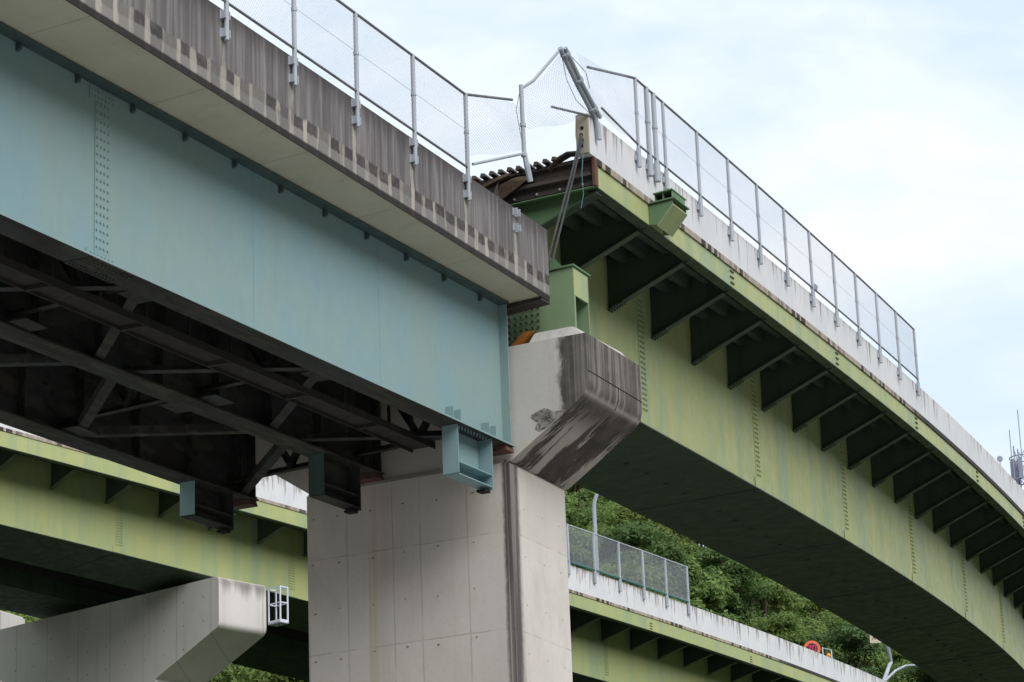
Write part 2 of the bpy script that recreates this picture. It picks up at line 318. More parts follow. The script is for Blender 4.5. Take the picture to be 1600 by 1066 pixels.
# ------------------------------------------------------------------ mesh helpers
class MB:
    def __init__(s): s.v = []; s.f = []; s.uv = []
    def add(s, vs, fs, uvs=None):
        o = len(s.v); s.v += [tuple(v) for v in vs]
        for i, f in enumerate(fs):
            s.f.append(tuple(o + k for k in f))
            s.uv.append([uvs[k] for k in f] if uvs else [(0, 0)] * len(f))
        return s
    def hexa(s, q):            # 8 corners: bottom ring 0-3, top ring 4-7
        return s.add(q, [(3, 2, 1, 0), (4, 5, 6, 7), (0, 1, 5, 4), (1, 2, 6, 5), (2, 3, 7, 6), (3, 0, 4, 7)])
    def box(s, c, ax, ay, az):  # centre and three half-axis vectors
        c, ax, ay, az = (Vector(k) for k in (c, ax, ay, az))
        return s.hexa([c + a * ax + b * ay + d * az for d in (-1, 1) for a, b in ((-1, -1), (1, -1), (1, 1), (-1, 1))])
    def abox(s, x0, x1, y0, y1, z0, z1):
        return s.hexa([(x0, y0, z0), (x1, y0, z0), (x1, y1, z0), (x0, y1, z0), (x0, y0, z1), (x1, y0, z1), (x1, y1, z1), (x0, y1, z1)])
    def prism(s, ring0, ring1):
        n = len(ring0)
        return s.add(list(ring0) + list(ring1), [tuple(range(n))[::-1], tuple(range(n, 2 * n))] + [(i, (i + 1) % n, n + (i + 1) % n, n + i) for i in range(n)])
    def tube(s, pts, r, n=8, caps=True):
        pts = [Vector(p) for p in pts]; rs = r if isinstance(r, (list, tuple)) else [r] * len(pts)
        rings = []; prev = None
        for i, p in enumerate(pts):
            d = (pts[min(i + 1, len(pts) - 1)] - pts[max(i - 1, 0)]).normalized()
            if prev is None:
                a = Vector((0, 0, 1)) if abs(d.z) < 0.9 else Vector((1, 0, 0))
                x = d.cross(a).normalized()
            else: x = (prev - d * prev.dot(d)).normalized()
            prev = x; y = d.cross(x)
            rings.append([p + (x * math.cos(2 * math.pi * k / n) + y * math.sin(2 * math.pi * k / n)) * rs[i] for k in range(n)])
        vs = [v for g in rings for v in g]; fs = []
        for i in range(len(pts) - 1):
            for k in range(n):
                a, b = i * n + k, i * n + (k + 1) % n
                fs.append((a, b, b + n, a + n))
        if caps: fs += [tuple(range(n))[::-1], tuple(range(len(vs) - n, len(vs)))]
        return s.add(vs, fs)
    def sweep(s, fr, ls, prof, caps=True):
        """fr(l, off, z) -> point; prof: list or function(l) of (off, z)"""
        vs = []; uvs = []
        for l in ls:
            pr = prof(l) if callable(prof) else prof
            for o, z in pr: vs.append(fr(l, o, z)); uvs.append((l, z))
        n = len(pr); fs = []
        for i in range(len(ls) - 1):
            for k in range(n):
                a, b = i * n + k, i * n + (k + 1) % n
                fs.append((a, a + n, b + n, b))
        if caps: fs += [tuple(range(n)), tuple(range(len(vs) - n, len(vs)))[::-1]]
        return s.add(vs, fs, uvs)
    def build(s, name, mat, parent=None, smooth=False, bevel=0):
        me = bpy.data.meshes.new(name)
        o0 = parent['_o'] if parent is not None else (0, 0, 0)
        me.from_pydata([(x, y, z + H) for x, y, z in s.v], [], s.f)
        ul = me.uv_layers.new(name='UVMap')
        flat = [c for f in s.uv for p in f for c in p]
        if len(flat) == 2 * len(me.loops): ul.data.foreach_set('uv', flat)
        me.materials.append(MATS[mat])
        bm = bmesh.new(); bm.from_mesh(me); bmesh.ops.recalc_face_normals(bm, faces=bm.faces)
        if bevel:
            bmesh.ops.bevel(bm, geom=[e for e in bm.edges if len(e.link_faces) == 2 and e.calc_face_angle(0) > 0.5], offset=bevel, segments=2, affect='EDGES', clamp_overlap=True)
        bm.to_mesh(me); bm.free()
        if smooth:
            me.polygons.foreach_set('use_smooth', [True] * len(me.polygons))
            me.set_sharp_from_angle(angle=R(40))
        o = bpy.data.objects.new(name, me); COL.objects.link(o)
        if parent is not None: attach(o, parent)
        return o
WORLD = {}
def attach(o, parent):
    o.parent = parent; o.matrix_parent_inverse = Matrix.Translation(-Vector(WORLD.get(parent.name, (0, 0, 0))))
def tag(o, label=None, cat=None, group=None, kind=None):
    for k, v in (('label', label), ('category', cat), ('group', group), ('kind', kind)):
        if v: o[k] = v
    return o
def thing(name, loc, label, cat, group=None):
    o = bpy.data.objects.new(name, None); COL.objects.link(o); o.empty_display_size = 0.3
    o.location = (loc[0], loc[1], loc[2] + H); o['_o'] = 0; WORLD[o.name] = tuple(o.location)
    return tag(o, label, cat, group)
_b = MB.build
def build(self, name, mat, parent=None, **k):
    if parent is not None and '_o' not in parent: parent['_o'] = 0
    return _b(self, name, mat, parent, **k)
MB.build = build
def bx(name, mat, parent, *a): return MB().abox(*a).build(name, mat, parent)
def lerp(a, b, f): return tuple(a[i] + (b[i] - a[i]) * f for i in range(3))

def wire_patch(mb, P, nu, nv, r=0.0028, seg=6):
    """chain-link: P(u, v) surface on [0,1]^2, nu diamonds along, nv up; wires follow both diagonals"""
    for sgn in (1, -1):
        for k in range(-nv, nu + 1):
            lo, hi = (max(0, -k), min(nv, nu - k)) if sgn > 0 else (max(0, k + nv - nu), min(nv, k + nv))
            if hi - lo < .2: continue
            a0 = []
            for j in range(seg * 2 + 1):
                v = lo + (hi - lo) * j / (seg * 2)
                a0.append(((k + v if sgn > 0 else k + nv - v) / nu, v / nv))
            if len(a0) < 2: continue
            if seg == 1: a0 = [a0[0], a0[-1]]
            mb.tube([P(u, v) for u, v in a0], r, 3, False)
    return mb

# ------------------------------------------------------------------ bridge centre lines (x = across, y = along)
def F1(s, o, z):             # near span: straight, climbing 4.3 %
    return (-20 - 0.0204 * (s - 27.4) + o, s + 0.0204 * o, 12.62 + 0.043 * (s - 27.4) + z)
def make_frame(P0, h0, k1, k2, g0, g1, lo, hi, sgn):
    Ls = np.arange(lo, hi, 0.1); lc = Ls + 0.05
    h = h0 + k1 * lc + k2 * lc ** 2 * (np.sign(lc) if sgn else 1); g = g0 + g1 * lc
    d = np.stack([-np.sin(h) * .1, np.cos(h) * .1, g * .1], 1)
    c = np.vstack([[0, 0, 0], np.cumsum(d, 0)])[:-1]; c -= c[int(round(-lo * 10))]; c += np.array(P0)
    N = np.stack([np.cos(h), np.sin(h), 0 * h], 1)
    def F(l, o, z, e=0.0):
        p = [np.interp(l, Ls, c[:, j]) for j in range(3)]; n = [np.interp(l, Ls, N[:, j]) for j in range(2)]
        return (p[0] + n[0] * o, p[1] + n[1] * o, p[2] + z)
    def D(l):
        n = [np.interp(l, Ls, N[:, j]) for j in range(2)]
        return Vector((-n[1], n[0], 0)).normalized(), Vector((n[0], n[1], 0)).normalized()
    return F, D
F2, D2 = make_frame((-19.4884, 48.8109, 19.3006), 0.08616, 0.000315, 3.974e-5, 0.07426, -0.000256, -12, 80, True)
F3, D3 = make_frame((-51.0795, 113.3937, 28.9926), -0.153816, 0.006555, -7.485e-6, -0.01247, 0.0016817, -80, 60, False)
Z = Vector((0, 0, 1))

# ================================================================== SETTING: ground and hill
g = MB(); g.add([(-4000, -4000, -1.6), (4000, -4000, -1.6), (4000, 4000, -1.6), (-4000, 4000, -1.6)], [(0, 1, 2, 3)])
tag(g.build('ground', 'ground_gravel'), kind='structure')
VD = Vector((-0.40, 0.9165)); VR = Vector((0.9165, 0.40))     # away from the viewer / to the right
def hill(a, b):              # a metres away along VD, b metres to the right
    t = max(0.0, min(1.0, (a - 60) / 170.0)); t = t * t * (3 - 2 * t)
    az = b / max(a, 1)
    k = 1.0 if az < -0.04 else max(0.5, 1 - 2.0 * (az + 0.04))
    return -1.7 + 58 * t * k + 1.2 * math.sin(a * 0.11 + b * 0.07) * t + 0.8 * math.sin(b * 0.23) * t
hm = MB(); na, nb = 60, 70; vs_ = []
for i in range(na):
    a = 55 + i * 4.2
    for j in range(nb):
        b_ = -150 + j * 4.3; q = VD * a + VR * b_
        vs_.append((q.x, q.y, hill(a, b_) + random.uniform(-.25, .25)))
hm.add(vs_, [(i * nb + j, i * nb + j + 1, (i + 1) * nb + j + 1, (i + 1) * nb + j) for i in range(na - 1) for j in range(nb - 1)])
tag(hm.build('hillside', 'hill_soil', smooth=True), kind='structure')
rg = MB(); vs_ = []; nr = 73  # unseen hill ring, added to block low sky light and darken undersides
for i in range(nr):
    th_ = R(5 + 290 * i / (nr - 1))          # from ahead-right round behind the viewer to the left
    for d_, hz in ((200, -1.7), (240, 50), (290, 110), (380, 160), (520, 170)):
        k = min(1, i / 8, (nr - 1 - i) / 8); hz = -1.7 + (hz + 1.7) * (.15 + .85 * k) * (1 + .12 * math.sin(i * .9 + d_))
        vs_.append((math.sin(th_) * d_, math.cos(th_) * d_, hz))
rg.add(vs_, [(i * 5 + j, i * 5 + j + 1, (i + 1) * 5 + j + 1, (i + 1) * 5 + j) for i in range(nr - 1) for j in range(4)])
tag(rg.build('sky_blocking_hills', 'hill_soil', smooth=True), kind='structure')
def hill_at(x, y): 
    q = Vector((x, y)); return hill(q.dot(VD), q.dot(VR))

# ================================================================== MAIN PIER
pier = thing('bridge_pier', (-22.3, 43.2, -1.6), 'tall pale concrete bridge pier with stained hammerhead end, standing in the middle', 'pier')
sh = MB().abox(-24.25, -20.4, 42.05, 44.3, -1.6, 13.05).build('shaft', 'pier_concrete', pier, bevel=0.06)
def rounded(pts, idx, r, n=5):
    out = []
    for i, p in enumerate(pts):
        if i not in idx: out.append(p); continue
        a, b_ = Vector(pts[i - 1]), Vector(pts[(i + 1) % len(pts)]); p = Vector(p)
        d1, d2 = (a - p).normalized(), (b_ - p).normalized()
        s0, s1 = p + d1 * r, p + d2 * r
        for k in range(n + 1):
            t = k / n; q = s0 * (1 - t) ** 2 + p * 2 * t * (1 - t) + s1 * t * t; out.append((q.x, q.y))
    return out
capp = rounded([(-20.4, 13.052), (-18.95, 14.02), (-18.95, 15.02), (-25.7, 15.02), (-25.7, 14.02), (-24.25, 13.052)], (1, 4), 0.24)
cb = MB().prism([(x, 42.2, z) for x, z in capp], [(x, 44.4, z) for x, z in capp])
cap = cb.build('cap', 'cap_concrete', pier, smooth=True)
MB().hexa([(-20.1, 42.28, 15.0), (-19.02, 42.28, 15.0), (-19.02, 44.3, 15.0), (-20.1, 44.3, 15.0), (-20.02, 42.45, 15.27), (-19.3, 42.45, 15.27), (-19.2, 44.2, 15.27), (-20.02, 44.2, 15.27)]).build('plinth', 'plain_concrete', pier, bevel=0.03)
# drip moulding round the cap nose and chipped corner
MB().tube([(-18.951, 42.205, 14.37), (-18.951, 44.395, 14.37)], 0.010, 6).build('drip_groove', 'hole_black', pier)
MB().tube([(-18.952, 43.42, 14.36), (-18.965, 43.42, 14.16), (-19.03, 43.42, 14.02), (-19.16, 43.42, 13.885), (-19.5, 43.42, 13.655)], [.012, .016, .018, .014, .006], 6).build('drain_channel', 'hole_black', pier)
ch = MB(); pv = []; nr_, ns_ = 7, 22
for i in range(nr_):
    for k in range(ns_):
        a_ = 2 * math.pi * k / ns_; rr_ = (i / (nr_ - 1)) * (.30 + .06 * math.sin(3 * a_ + 1) + .05 * math.sin(5 * a_) + random.uniform(-.02, .02))
        x, z = -19.72 + rr_ * math.cos(a_) * 1.0, 13.66 + rr_ * math.sin(a_) * .62
        z = max(z, 13.052 + (x + 20.4) * 0.668 + .012)
        pv.append((x, 42.199 - (random.uniform(.002, .011) if i < nr_ - 1 else -.004), z))
ch.add(pv, [(i * ns_ + k, i * ns_ + (k + 1) % ns_, (i + 1) * ns_ + (k + 1) % ns_, (i + 1) * ns_ + k) for i in range(nr_ - 1) for k in range(ns_)])
ch.build('spalled_patch', 'spall', pier)
th = MB()
for t in (-24.1, -23.62, -22.98, -22.36, -21.75, -21.08):
    for k in range(9):
        z = 12.55 - k * 0.81 + random.uniform(-.03, .03)
        th.tube([(t + random.uniform(-.05, .05), 42.055, z), (t, 42.044, z)], 0.012, 8)
for y in (42.6, 43.3, 43.95):
    for k in range(9): th.tube([(-20.405, y, 12.3 - k * 0.81), (-20.396, y, 12.3 - k * 0.81)], 0.011, 8)
tag(th.build('form_tie_hole', 'tie_hole', pier), kind='stuff')

# ================================================================== NEAR SPAN (blue)
S0, S1 = 18.0, 42.15
span = thing('bridge_span', F1(30, -3, 0), 'dropped bridge span with pale blue plate girder and dark weathered concrete parapet', 'bridge')
e1 = lambda s: 1.0 - 0.0296 * (s - 27.4)
SE = 0.045
ls = list(np.arange(S0, 42.5, 0.6)) + [42.57]
def soff(o): return 2.53 + SE * (o + .2)
MB().sweep(F1, ls, lambda s: [(e1(s) - .03, soff(e1(s)) + .004), (e1(s) - .03, soff(e1(s)) + .25), (-6.1, soff(-6.1) + .25), (-6.1, soff(-6.1))]).build('deck_slab', 'soffit_concrete', span)
# parapet: UV v runs from the slab underside, so shift the frame
Fp = lambda s, o, z: F1(s, o, z + soff(e1(s)))
MB().sweep(Fp, ls, lambda s: [(e1(s), 0.05), (e1(s) + .004, 1.26), (e1(s) - .03, 1.275), (e1(s) - .26, 1.275), (e1(s) - .28, .253), (e1(s) - .28, .2), (e1(s) - .029, .0), (e1(s) - .02, -0.02), (e1(s) - .005, -.02)]).build('parapet', 'old_wall', span)
MB().sweep(F1, ls, [(-5.82, soff(-6) + .252), (-5.82, soff(-6) + 1.25), (-6.08, soff(-6) + 1.25), (-6.08, soff(-6) + .252)]).build('parapet', 'plain_concrete', span)
MB().sweep(F1, ls, lambda s: [(e1(s) - .285, soff(e1(s)) + .256), (e1(s) - .285, soff(e1(s)) + .33), (-5.81, soff(-5.8) + .33), (-5.81, soff(-5.8) + .256)]).build('road_surface', 'asphalt', span)
MB().sweep(F1, [42.575, 42.60], lambda s: [(e1(42.57) - .02, soff(.5) - .03), (e1(42.57) - .02, soff(.5) + .42), (-5.9, soff(-5.9) + .3), (-5.9, soff(-5.9) - .03)]).build('joint_plate', 'rust', span)
MB().sweep(F1, [42.25, 42.60], lambda s: [(e1(42.57) - .01, soff(.5) - .06), (e1(42.57) - .01, soff(.5) - .024), (-1.2, soff(-1.2) - .03), (-1.2, soff(-1.2) - .12)]).build('torn_joint_edge', 'brown_steel', span)
for j in range(3):
    dz = -SE * 2.43 * j; ob = -0.215 - 2.43 * j
    Fg = lambda s, o, z, ob=ob, dz=dz: F1(s, ob + o, z + dz)
    gl = list(np.arange(S0, 42.1, 1.0)) + [S1]
    pm = 'blue_paint' if j == 0 else 'blue_paint_under_shaded'
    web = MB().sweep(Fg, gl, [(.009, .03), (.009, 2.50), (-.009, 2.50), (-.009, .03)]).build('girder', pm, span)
    MB().sweep(Fg, gl, lambda s: [(.215, 0), (.215, .028), (-.215, .028), (-.215, 0)]).build('bottom_flange', 'blue_paint_under_shaded', web)
    if j == 0: MB().sweep(Fg, gl, [(.219, .001), (.219, .031), (.012, .031), (.012, .0285), (.2155, .0285), (.2155, .001)]).build('flange_edge', pm, web)
    MB().sweep(Fg, gl, [(.2, 2.501), (.2, 2.53), (-.2, 2.521), (-.2, 2.501)]).build('top_flange', 'blue_paint_shaded' if j == 0 else pm, web)
    # bearing stiffeners and intermediate stiffeners
    MB().sweep(Fg, [S1 - .03, S1 - .005], [(.16, .03), (.16, 2.495), (-.16, 2.495), (-.16, .03)]).build('end_stiffener', pm, web)
    st0 = None
    for s in np.arange(19.0, 41.8, 1.62):
        a = MB().sweep(Fg, [s, s + .014], [(-.01, .03), (-.01, 2.47), (-.15, 2.47), (-.15, .03)]).build('stiffener', 'blue_paint_under_shaded', web)
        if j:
            MB().sweep(Fg, [s, s + .014], [(.15, .03), (.15, 2.47), (.01, 2.47), (.01, .03)]).build('stiffener', 'blue_paint_under_shaded', web)
    if j == 0:
        for s in (39.98, 40.25, 41.30, 41.56):
            MB().sweep(Fg, [s, s + .016], [(.15, .03), (.15, .26), (.011, .26), (.011, .03)]).build('stiffener', pm, web)
        for s in (23.6, 33.9, 37.75):
            MB().sweep(Fg, [s, s + .012], [(.0125, .03), (.0125, 2.49), (.0085, 2.49), (.0085, .03)]).build('weld_seam', pm, web)
        # bolted field splice
        MB().sweep(Fg, [29.79, 30.13], [(.021, .20), (.021, 2.28), (.0095, 2.28), (.0095, .20)]).build('splice_plate', pm, web)
        MB().sweep(Fg, [29.65, 30.28], [(.024, 2.285), (.024, 2.46), (.0095, 2.46), (.0095, 2.285)]).build('splice_plate', pm, web)
        MB().sweep(Fg, [29.60, 30.30], [(.024, .04), (.024, .195), (.0095, .195), (.0095, .04)]).build('splice_plate', pm, web)
        MB().sweep(Fg, [29.45, 30.55], [(.222, -.014), (.222, -.001), (-.222, -.001), (-.222, -.014)]).build('splice_plate', 'blue_paint_under_shaded', web)
        bo = MB(); bu = MB()
        def bolt(s, o, z, r=.017, d=.018): bo.tube([Fg(s, o, z), Fg(s, o + d, z)], r, 6)
        for s in (29.83, 29.92, 30.00, 30.09):
            for z in np.arange(.27, 2.25, .116): bolt(s, .021, z)
        for s in np.arange(29.69, 30.27, .085):
            for z in (2.33, 2.41): bolt(s, .024, z)
            for z in (.08, .155): bolt(s, .024, z)
        for s in np.arange(29.5, 30.52, .085):
            for o in (-.17, -.1, .1, .17): bu.tube([Fg(s, o, -.014), Fg(s, o, -.032)], .017, 6)
        tag(bo.build('bolt', pm, web), kind='stuff'); tag(bu.build('bolt', 'blue_paint_under_shaded', web), kind='stuff')
        for s in np.arange(27.97 - 1.337 * 6, 41.8, 1.337):     # small lugs under the top flange
            MB().sweep(Fg, [s, s + .05], [(.009, 2.38), (.07, 2.40), (.08, 2.44), (.05, 2.49), (.009, 2.495)]).build('lug', 'blue_paint_shaded', web)
    # longitudinal stop hanging below the flange at the pier
    sm = 'blue_paint' if j == 0 else 'blue_paint_under_shaded'
    u = .115 * j      # all three end at one level
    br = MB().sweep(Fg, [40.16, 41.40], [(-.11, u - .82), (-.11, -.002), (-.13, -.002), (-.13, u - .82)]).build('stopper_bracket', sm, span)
    MB().sweep(Fg, [40.14, 40.16], [(.14, u - .80), (.14, -.002), (-.14, -.002), (-.14, u - .80)]).build('end_plate', 'blue_paint' if j != 1 else 'blue_paint_shaded', br)  # middle stop takes the darker copy, its shade is in the colour
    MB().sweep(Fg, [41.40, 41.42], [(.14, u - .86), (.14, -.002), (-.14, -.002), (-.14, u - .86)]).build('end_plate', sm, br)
    for zz in (u - .62, u - .82):
        MB().sweep(Fg, [40.162, 41.398], [(.13, zz), (.13, zz + .016), (-.108, zz + .016), (-.108, zz)]).build('rib', sm, br)
    MB().sweep(Fg, [41.22, 41.42], [(.08, u - .90), (.08, u - .865), (-.08, u - .865), (-.08, u - .90)]).build('rubber_pad', 'hole_black', br)
    bo = MB()
    for s in np.arange(40.25, 41.4, .11):
        for o in (.06, .115): bo.tube([Fg(s, o, -.001), Fg(s, o, -.03)], .014, 6)
    tag(bo.build('bolt', sm, br), kind='stuff')
    MB().sweep(Fg, [41.86, 42.14], [(.2, -.10), (.17, -.002), (-.17, -.002), (-.2, -.10)]).build('bearing', 'rust', span)
# cross frames and bottom laterals
def member(name, p, q, wdt=.09, hgt=.09, mat='blue_paint_under_shaded', parent=span):
    p, q = Vector(p), Vector(q); d = (q - p); L = d.length; d.normalize()
    x = d.cross(Z).normalized(); y = x.cross(d)
    mb = MB(); c = (p + q) / 2
    mb.box(c, d * (L / 2), x * (wdt / 2), y * .006); mb.box(c + x * (wdt / 2) + y * (hgt / 2 + .006), d * (L / 2), x * .006, y * (hgt / 2))
    return mb.build(name, mat, parent)
def G(s, j, z): return F1(s, -.215 - 2.43 * j, z - SE * 2.43 * j)
for s in (21.4, 26.4, 31.4, 36.4, 41.5):
    for j in range(2):
        cf_ = member('cross_frame', G(s, j, .22), G(s, j + 1, .22), .12, .1)
        mid = lerp(G(s, j, .22), G(s, j + 1, .22), .5)
        for jj, sg in ((j, -1), (j + 1, 1)) if s < 41 else ():
            p_ = Vector(G(s, jj, .05)); MB().box(p_ + Vector((sg * .33, 0, 0)), (.17, 0, 0), (0, .26, 0), (0, 0, .007)).build('gusset', 'blue_paint_under_shaded', cf_)
        member('diagonal', mid, G(s, j, 2.3), parent=cf_); member('diagonal', mid, G(s, j + 1, 2.3), parent=cf_)
        member('top_strut', G(s, j, 2.3), G(s, j + 1, 2.3), parent=cf_)
    for ds in (-2.2, 2.2):
        if s + ds < 41.9:
            member('lateral_brace', lerp(G(s + .3, 2, .06), G(s, 1, .06), .05), lerp(G(s + ds, 1, .06), G(s, 2, .06), .04), .16, .12)
            member('lateral_brace', lerp(G(s - .3, 0, .06), G(s, 1, .06), .05), lerp(G(s + ds, 1, .06), G(s, 0, .06), .04), .16, .12)
# inspection walkway between the first two girders
wk = MB().sweep(F1, [S0, 41.2], [(-1.4, -.02), (-1.4, .012), (-1.02, .012), (-1.02, -.02)]).build('walkway', 'catwalk_steel', span)
MB().sweep(F1, [S0, 41.2], [(-1.015, -.07), (-1.015, .05), (-.995, .05), (-.995, -.07)]).build('toe_beam', 'catwalk_steel', wk)
MB().sweep(F1, [S0, 41.2], [(-1.425, -.07), (-1.425, .05), (-1.405, .05), (-1.405, -.07)]).build('toe_beam', 'catwalk_steel', wk)
for o in (-1.005, -1.415):
    MB().tube([F1(S0, o, .95), F1(41.2, o, .95)], .02, 6).build('handrail', 'catwalk_steel', wk)
    for s in np.arange(18.5, 41.2, 1.15):
        MB().sweep(F1, [s, s + .045], [(o - .02, .05), (o - .02, .96), (o + .02, .96), (o + .02, .05)]).build('rail_post', 'catwalk_steel', wk)
for s in np.arange(18.5, 41.2, 2.3):
    MB().sweep(F1, [s, s + .07], [(-1.40, -.08), (-1.40, -.022), (-1.02, -.022), (-1.02, -.08)]).build('walkway_beam', 'catwalk_steel', wk)

# ---- fence on the near parapet
def post(fence, base, top, r=.04, mat='galvanised', clampdir=None, zcl=(), collar=.5):
    o = MB().tube([base, top], r, 10).build('post', mat, fence, smooth=True)
    if collar:
        c = Vector(lerp(base, top, collar)); d = (Vector(top) - Vector(base)).normalized()
        MB().tube([c - d * .025, c + d * .025], r * 1.25, 10).build('collar', mat, o)
    return o
def clamp(parent, c, along, out, mat='galvanised'):
    c = Vector(c); o = MB().box(c - out * .05, along * .085, out * .012, Z * .065)
    o.box(c - out * .01 - along * .055, along * .012, out * .045, Z * .06); o.box(c - out * .01 + along * .055, along * .012, out * .045, Z * .06)
    return o.build('clamp', mat, parent)
f1 = thing('mesh_fence', Fp(34, e1(34), 1.2), 'intact wire mesh fence on the dark weathered parapet of the blue span', 'fence')
OUT1, AL1 = Vector((1, .05, 0)).normalized(), Vector((-.05, 1, 0.043)).normalized()
ps = [31.223 + 1.988 * k for k in range(-6, 5)]
ftop = lambda s: Fp(s, e1(s) + .06, 2.62)
for s in ps:
    p_ = post(f1, Fp(s, e1(s) + .06, .80), ftop(s), .035, collar=.64)
    for z in (.90, 1.17): clamp(p_, Fp(s, e1(s) + .05, z), AL1, OUT1)
MB().tube([ftop(ps[0]), ftop(ps[-1])], .022, 8).build('top_rail', 'rail_grey', f1)
MB().tube([Fp(s, e1(s) + .06, 1.36) for s in (ps[0], ps[-1])], .02, 8).build('bottom_rail', 'rail_grey', f1)
MB().tube([Fp(s, e1(s) + .06, 2.0) for s in (ps[0], ps[-1])], .004, 4).build('tension_wire', 'wire_grey', f1)
mb = MB()
wire_patch(mb, lambda u, v: Fp(ps[0] + (ps[-1] - ps[0]) * u, e1(ps[0] + (ps[-1] - ps[0]) * u) + .065, 1.36 + 1.25 * v), int((ps[-1] - ps[0]) / .07), 18, .0018, 1)
tag(mb.build('wire_mesh', 'wire_grey', f1), kind='stuff')
c6 = 31.223 + 1.988 * 5
cl = thing('post_clamp', Fp(c6, e1(c6), .9), 'pair of empty galvanised post clamps near the broken end of the dark parapet', 'clamp')
for z in (.90, 1.17): clamp(cl, Fp(c6, e1(c6) + .05, z), AL1, OUT1)

# ================================================================== FAR SPAN (green box girder) and its twin behind
def box_bridge(Fr, Dr, root, l0, l1, sec, brk, seams, marks, detail):
    E_ = sec['e']
    W = lambda l, o, z: Fr(l, o, z + E_ * min(o, 0))
    ls = [l0] + [x for x in np.arange(math.ceil(l0), l1, 1.0) if x > l0 + .05] + [l1]
    wt, wb, ft, fb, bb, bt = sec['wt'], sec['wb'], sec['ft'], sec['fb'], sec['bb'], sec['bt']
    ow, of = sec['ow'], sec['of']
    MB().sweep(lambda l, o, z: Fr(l, o, z + wb), ls if not detail else [l0 - .35] + ls[0:], [(0, 0), (.006, wt - wb), (-.03, wt - wb + .012), (-.24, wt - wb + .012), (-.25, 0)]).build('parapet', 'white_wall', root)
    MB().sweep(W, ls, [(-.02, ft), (.012, ft), (.012, wb - .003), (-.02, wb - .003)]).build('slab_edge', 'slab_strip', root)
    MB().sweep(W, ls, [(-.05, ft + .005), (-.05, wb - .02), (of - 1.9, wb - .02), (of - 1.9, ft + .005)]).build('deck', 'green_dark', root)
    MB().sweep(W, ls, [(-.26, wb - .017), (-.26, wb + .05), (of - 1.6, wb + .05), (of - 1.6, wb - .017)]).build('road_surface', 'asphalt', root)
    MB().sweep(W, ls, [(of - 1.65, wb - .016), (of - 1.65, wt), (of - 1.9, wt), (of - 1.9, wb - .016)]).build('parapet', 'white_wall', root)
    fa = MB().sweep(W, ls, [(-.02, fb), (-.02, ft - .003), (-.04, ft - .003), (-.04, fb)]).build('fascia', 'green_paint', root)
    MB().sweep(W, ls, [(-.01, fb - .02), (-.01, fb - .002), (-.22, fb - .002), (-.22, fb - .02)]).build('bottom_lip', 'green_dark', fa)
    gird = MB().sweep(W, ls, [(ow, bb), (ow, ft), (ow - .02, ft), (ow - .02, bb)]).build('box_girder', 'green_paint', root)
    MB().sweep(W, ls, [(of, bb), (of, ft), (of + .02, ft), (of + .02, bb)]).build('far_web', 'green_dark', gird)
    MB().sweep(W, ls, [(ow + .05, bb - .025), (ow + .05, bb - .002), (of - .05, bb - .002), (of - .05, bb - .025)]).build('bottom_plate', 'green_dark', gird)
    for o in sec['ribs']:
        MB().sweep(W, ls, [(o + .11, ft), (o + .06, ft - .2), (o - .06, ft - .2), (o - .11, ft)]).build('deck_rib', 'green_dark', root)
    for l in brk:
        if not l0 - .01 < l < l1: continue
        a = MB().sweep(W, [l, l + .016], [(-.045, fb), (-.045, ft), (ow + .002, ft), (ow + .002, bt)]).build('bracket', 'green_dark', root)
        MB().sweep(W, [l - .09, l + .106], [(-.23, fb - .075), (-.23, fb - .055), (ow + .003, bt - .001), (ow + .003, bt - .021)]).build('flange', 'green_mid', a)
        bo = MB()
        for k in range(6):
            for q in (-.07, .086):
                f = .80 + k * .035; o_ = -.23 + (ow + .23) * f; z_ = fb - .076 + (bt - fb + .055) * f
                p_ = W(l + q, o_, z_); bo.tube([p_, (p_[0], p_[1], p_[2] - .03)], .018, 5)
        if detail: tag(bo.build('bolt', 'green_dark', a), kind='stuff')
        # stiffener on the far side
        MB().sweep(W, [l, l + .016], [(of - .002, ft), (of - .002, bt - .3), (of - 1.85, fb), (of - 1.85, ft)]).build('bracket', 'green_dark', root)
    for l in seams:
        if not l0 < l < l1: continue
        sp = MB().sweep(W, [l - .17, l + .17], [(ow + .012, bb + .05), (ow + .012, ft - .3), (ow + .001, ft - .3), (ow + .001, bb + .05)]).build('splice_plate', 'green_paint', gird)
        MB().sweep(W, [l - .3, l + .3], [(ow + .016, bb + .02), (ow + .016, bb + .24), (ow + .0125, bb + .24), (ow + .0125, bb + .02)]).build('splice_plate', 'green_paint', gird)
        MB().sweep(W, [l - .22, l + .22], [(ow + .03, bb - .04), (ow + .03, bb - .026), (of, bb - .026), (of, bb - .04)]).build('splice_plate', 'green_dark', gird)
        bo = MB()
        for z in np.arange(bb + .32, bt - .1 if False else ft - .4, .105):
            for q in (-.11, -.04, .04, .11):
                bo.tube([W(l + q, ow + .012, z), W(l + q, ow + .034, z)], .02, 5)
        tag(bo.build('bolt', 'green_paint_block', gird), kind='stuff')
    for l in marks:
        if not l0 < l < l1: continue
        bo = MB()
        for z in (fb + .08, fb + .2, fb + .32):
            for q in (-.09, -.03, .03, .09): bo.tube([W(l + q, -.019, z), W(l + q, .006, z)], .02, 5)
        tag(bo.build('bolt', 'green_dark', fa), kind='stuff')
    if detail:
        for l in np.arange(3.0, l1 - 2, 1.28):
            p_ = Vector(W(l, -3.1, bb - .026)); MB().tube([p_, p_ - Z * .03], .06, 8).build('drain_cover', 'green_dark', gird)
    return W, gird

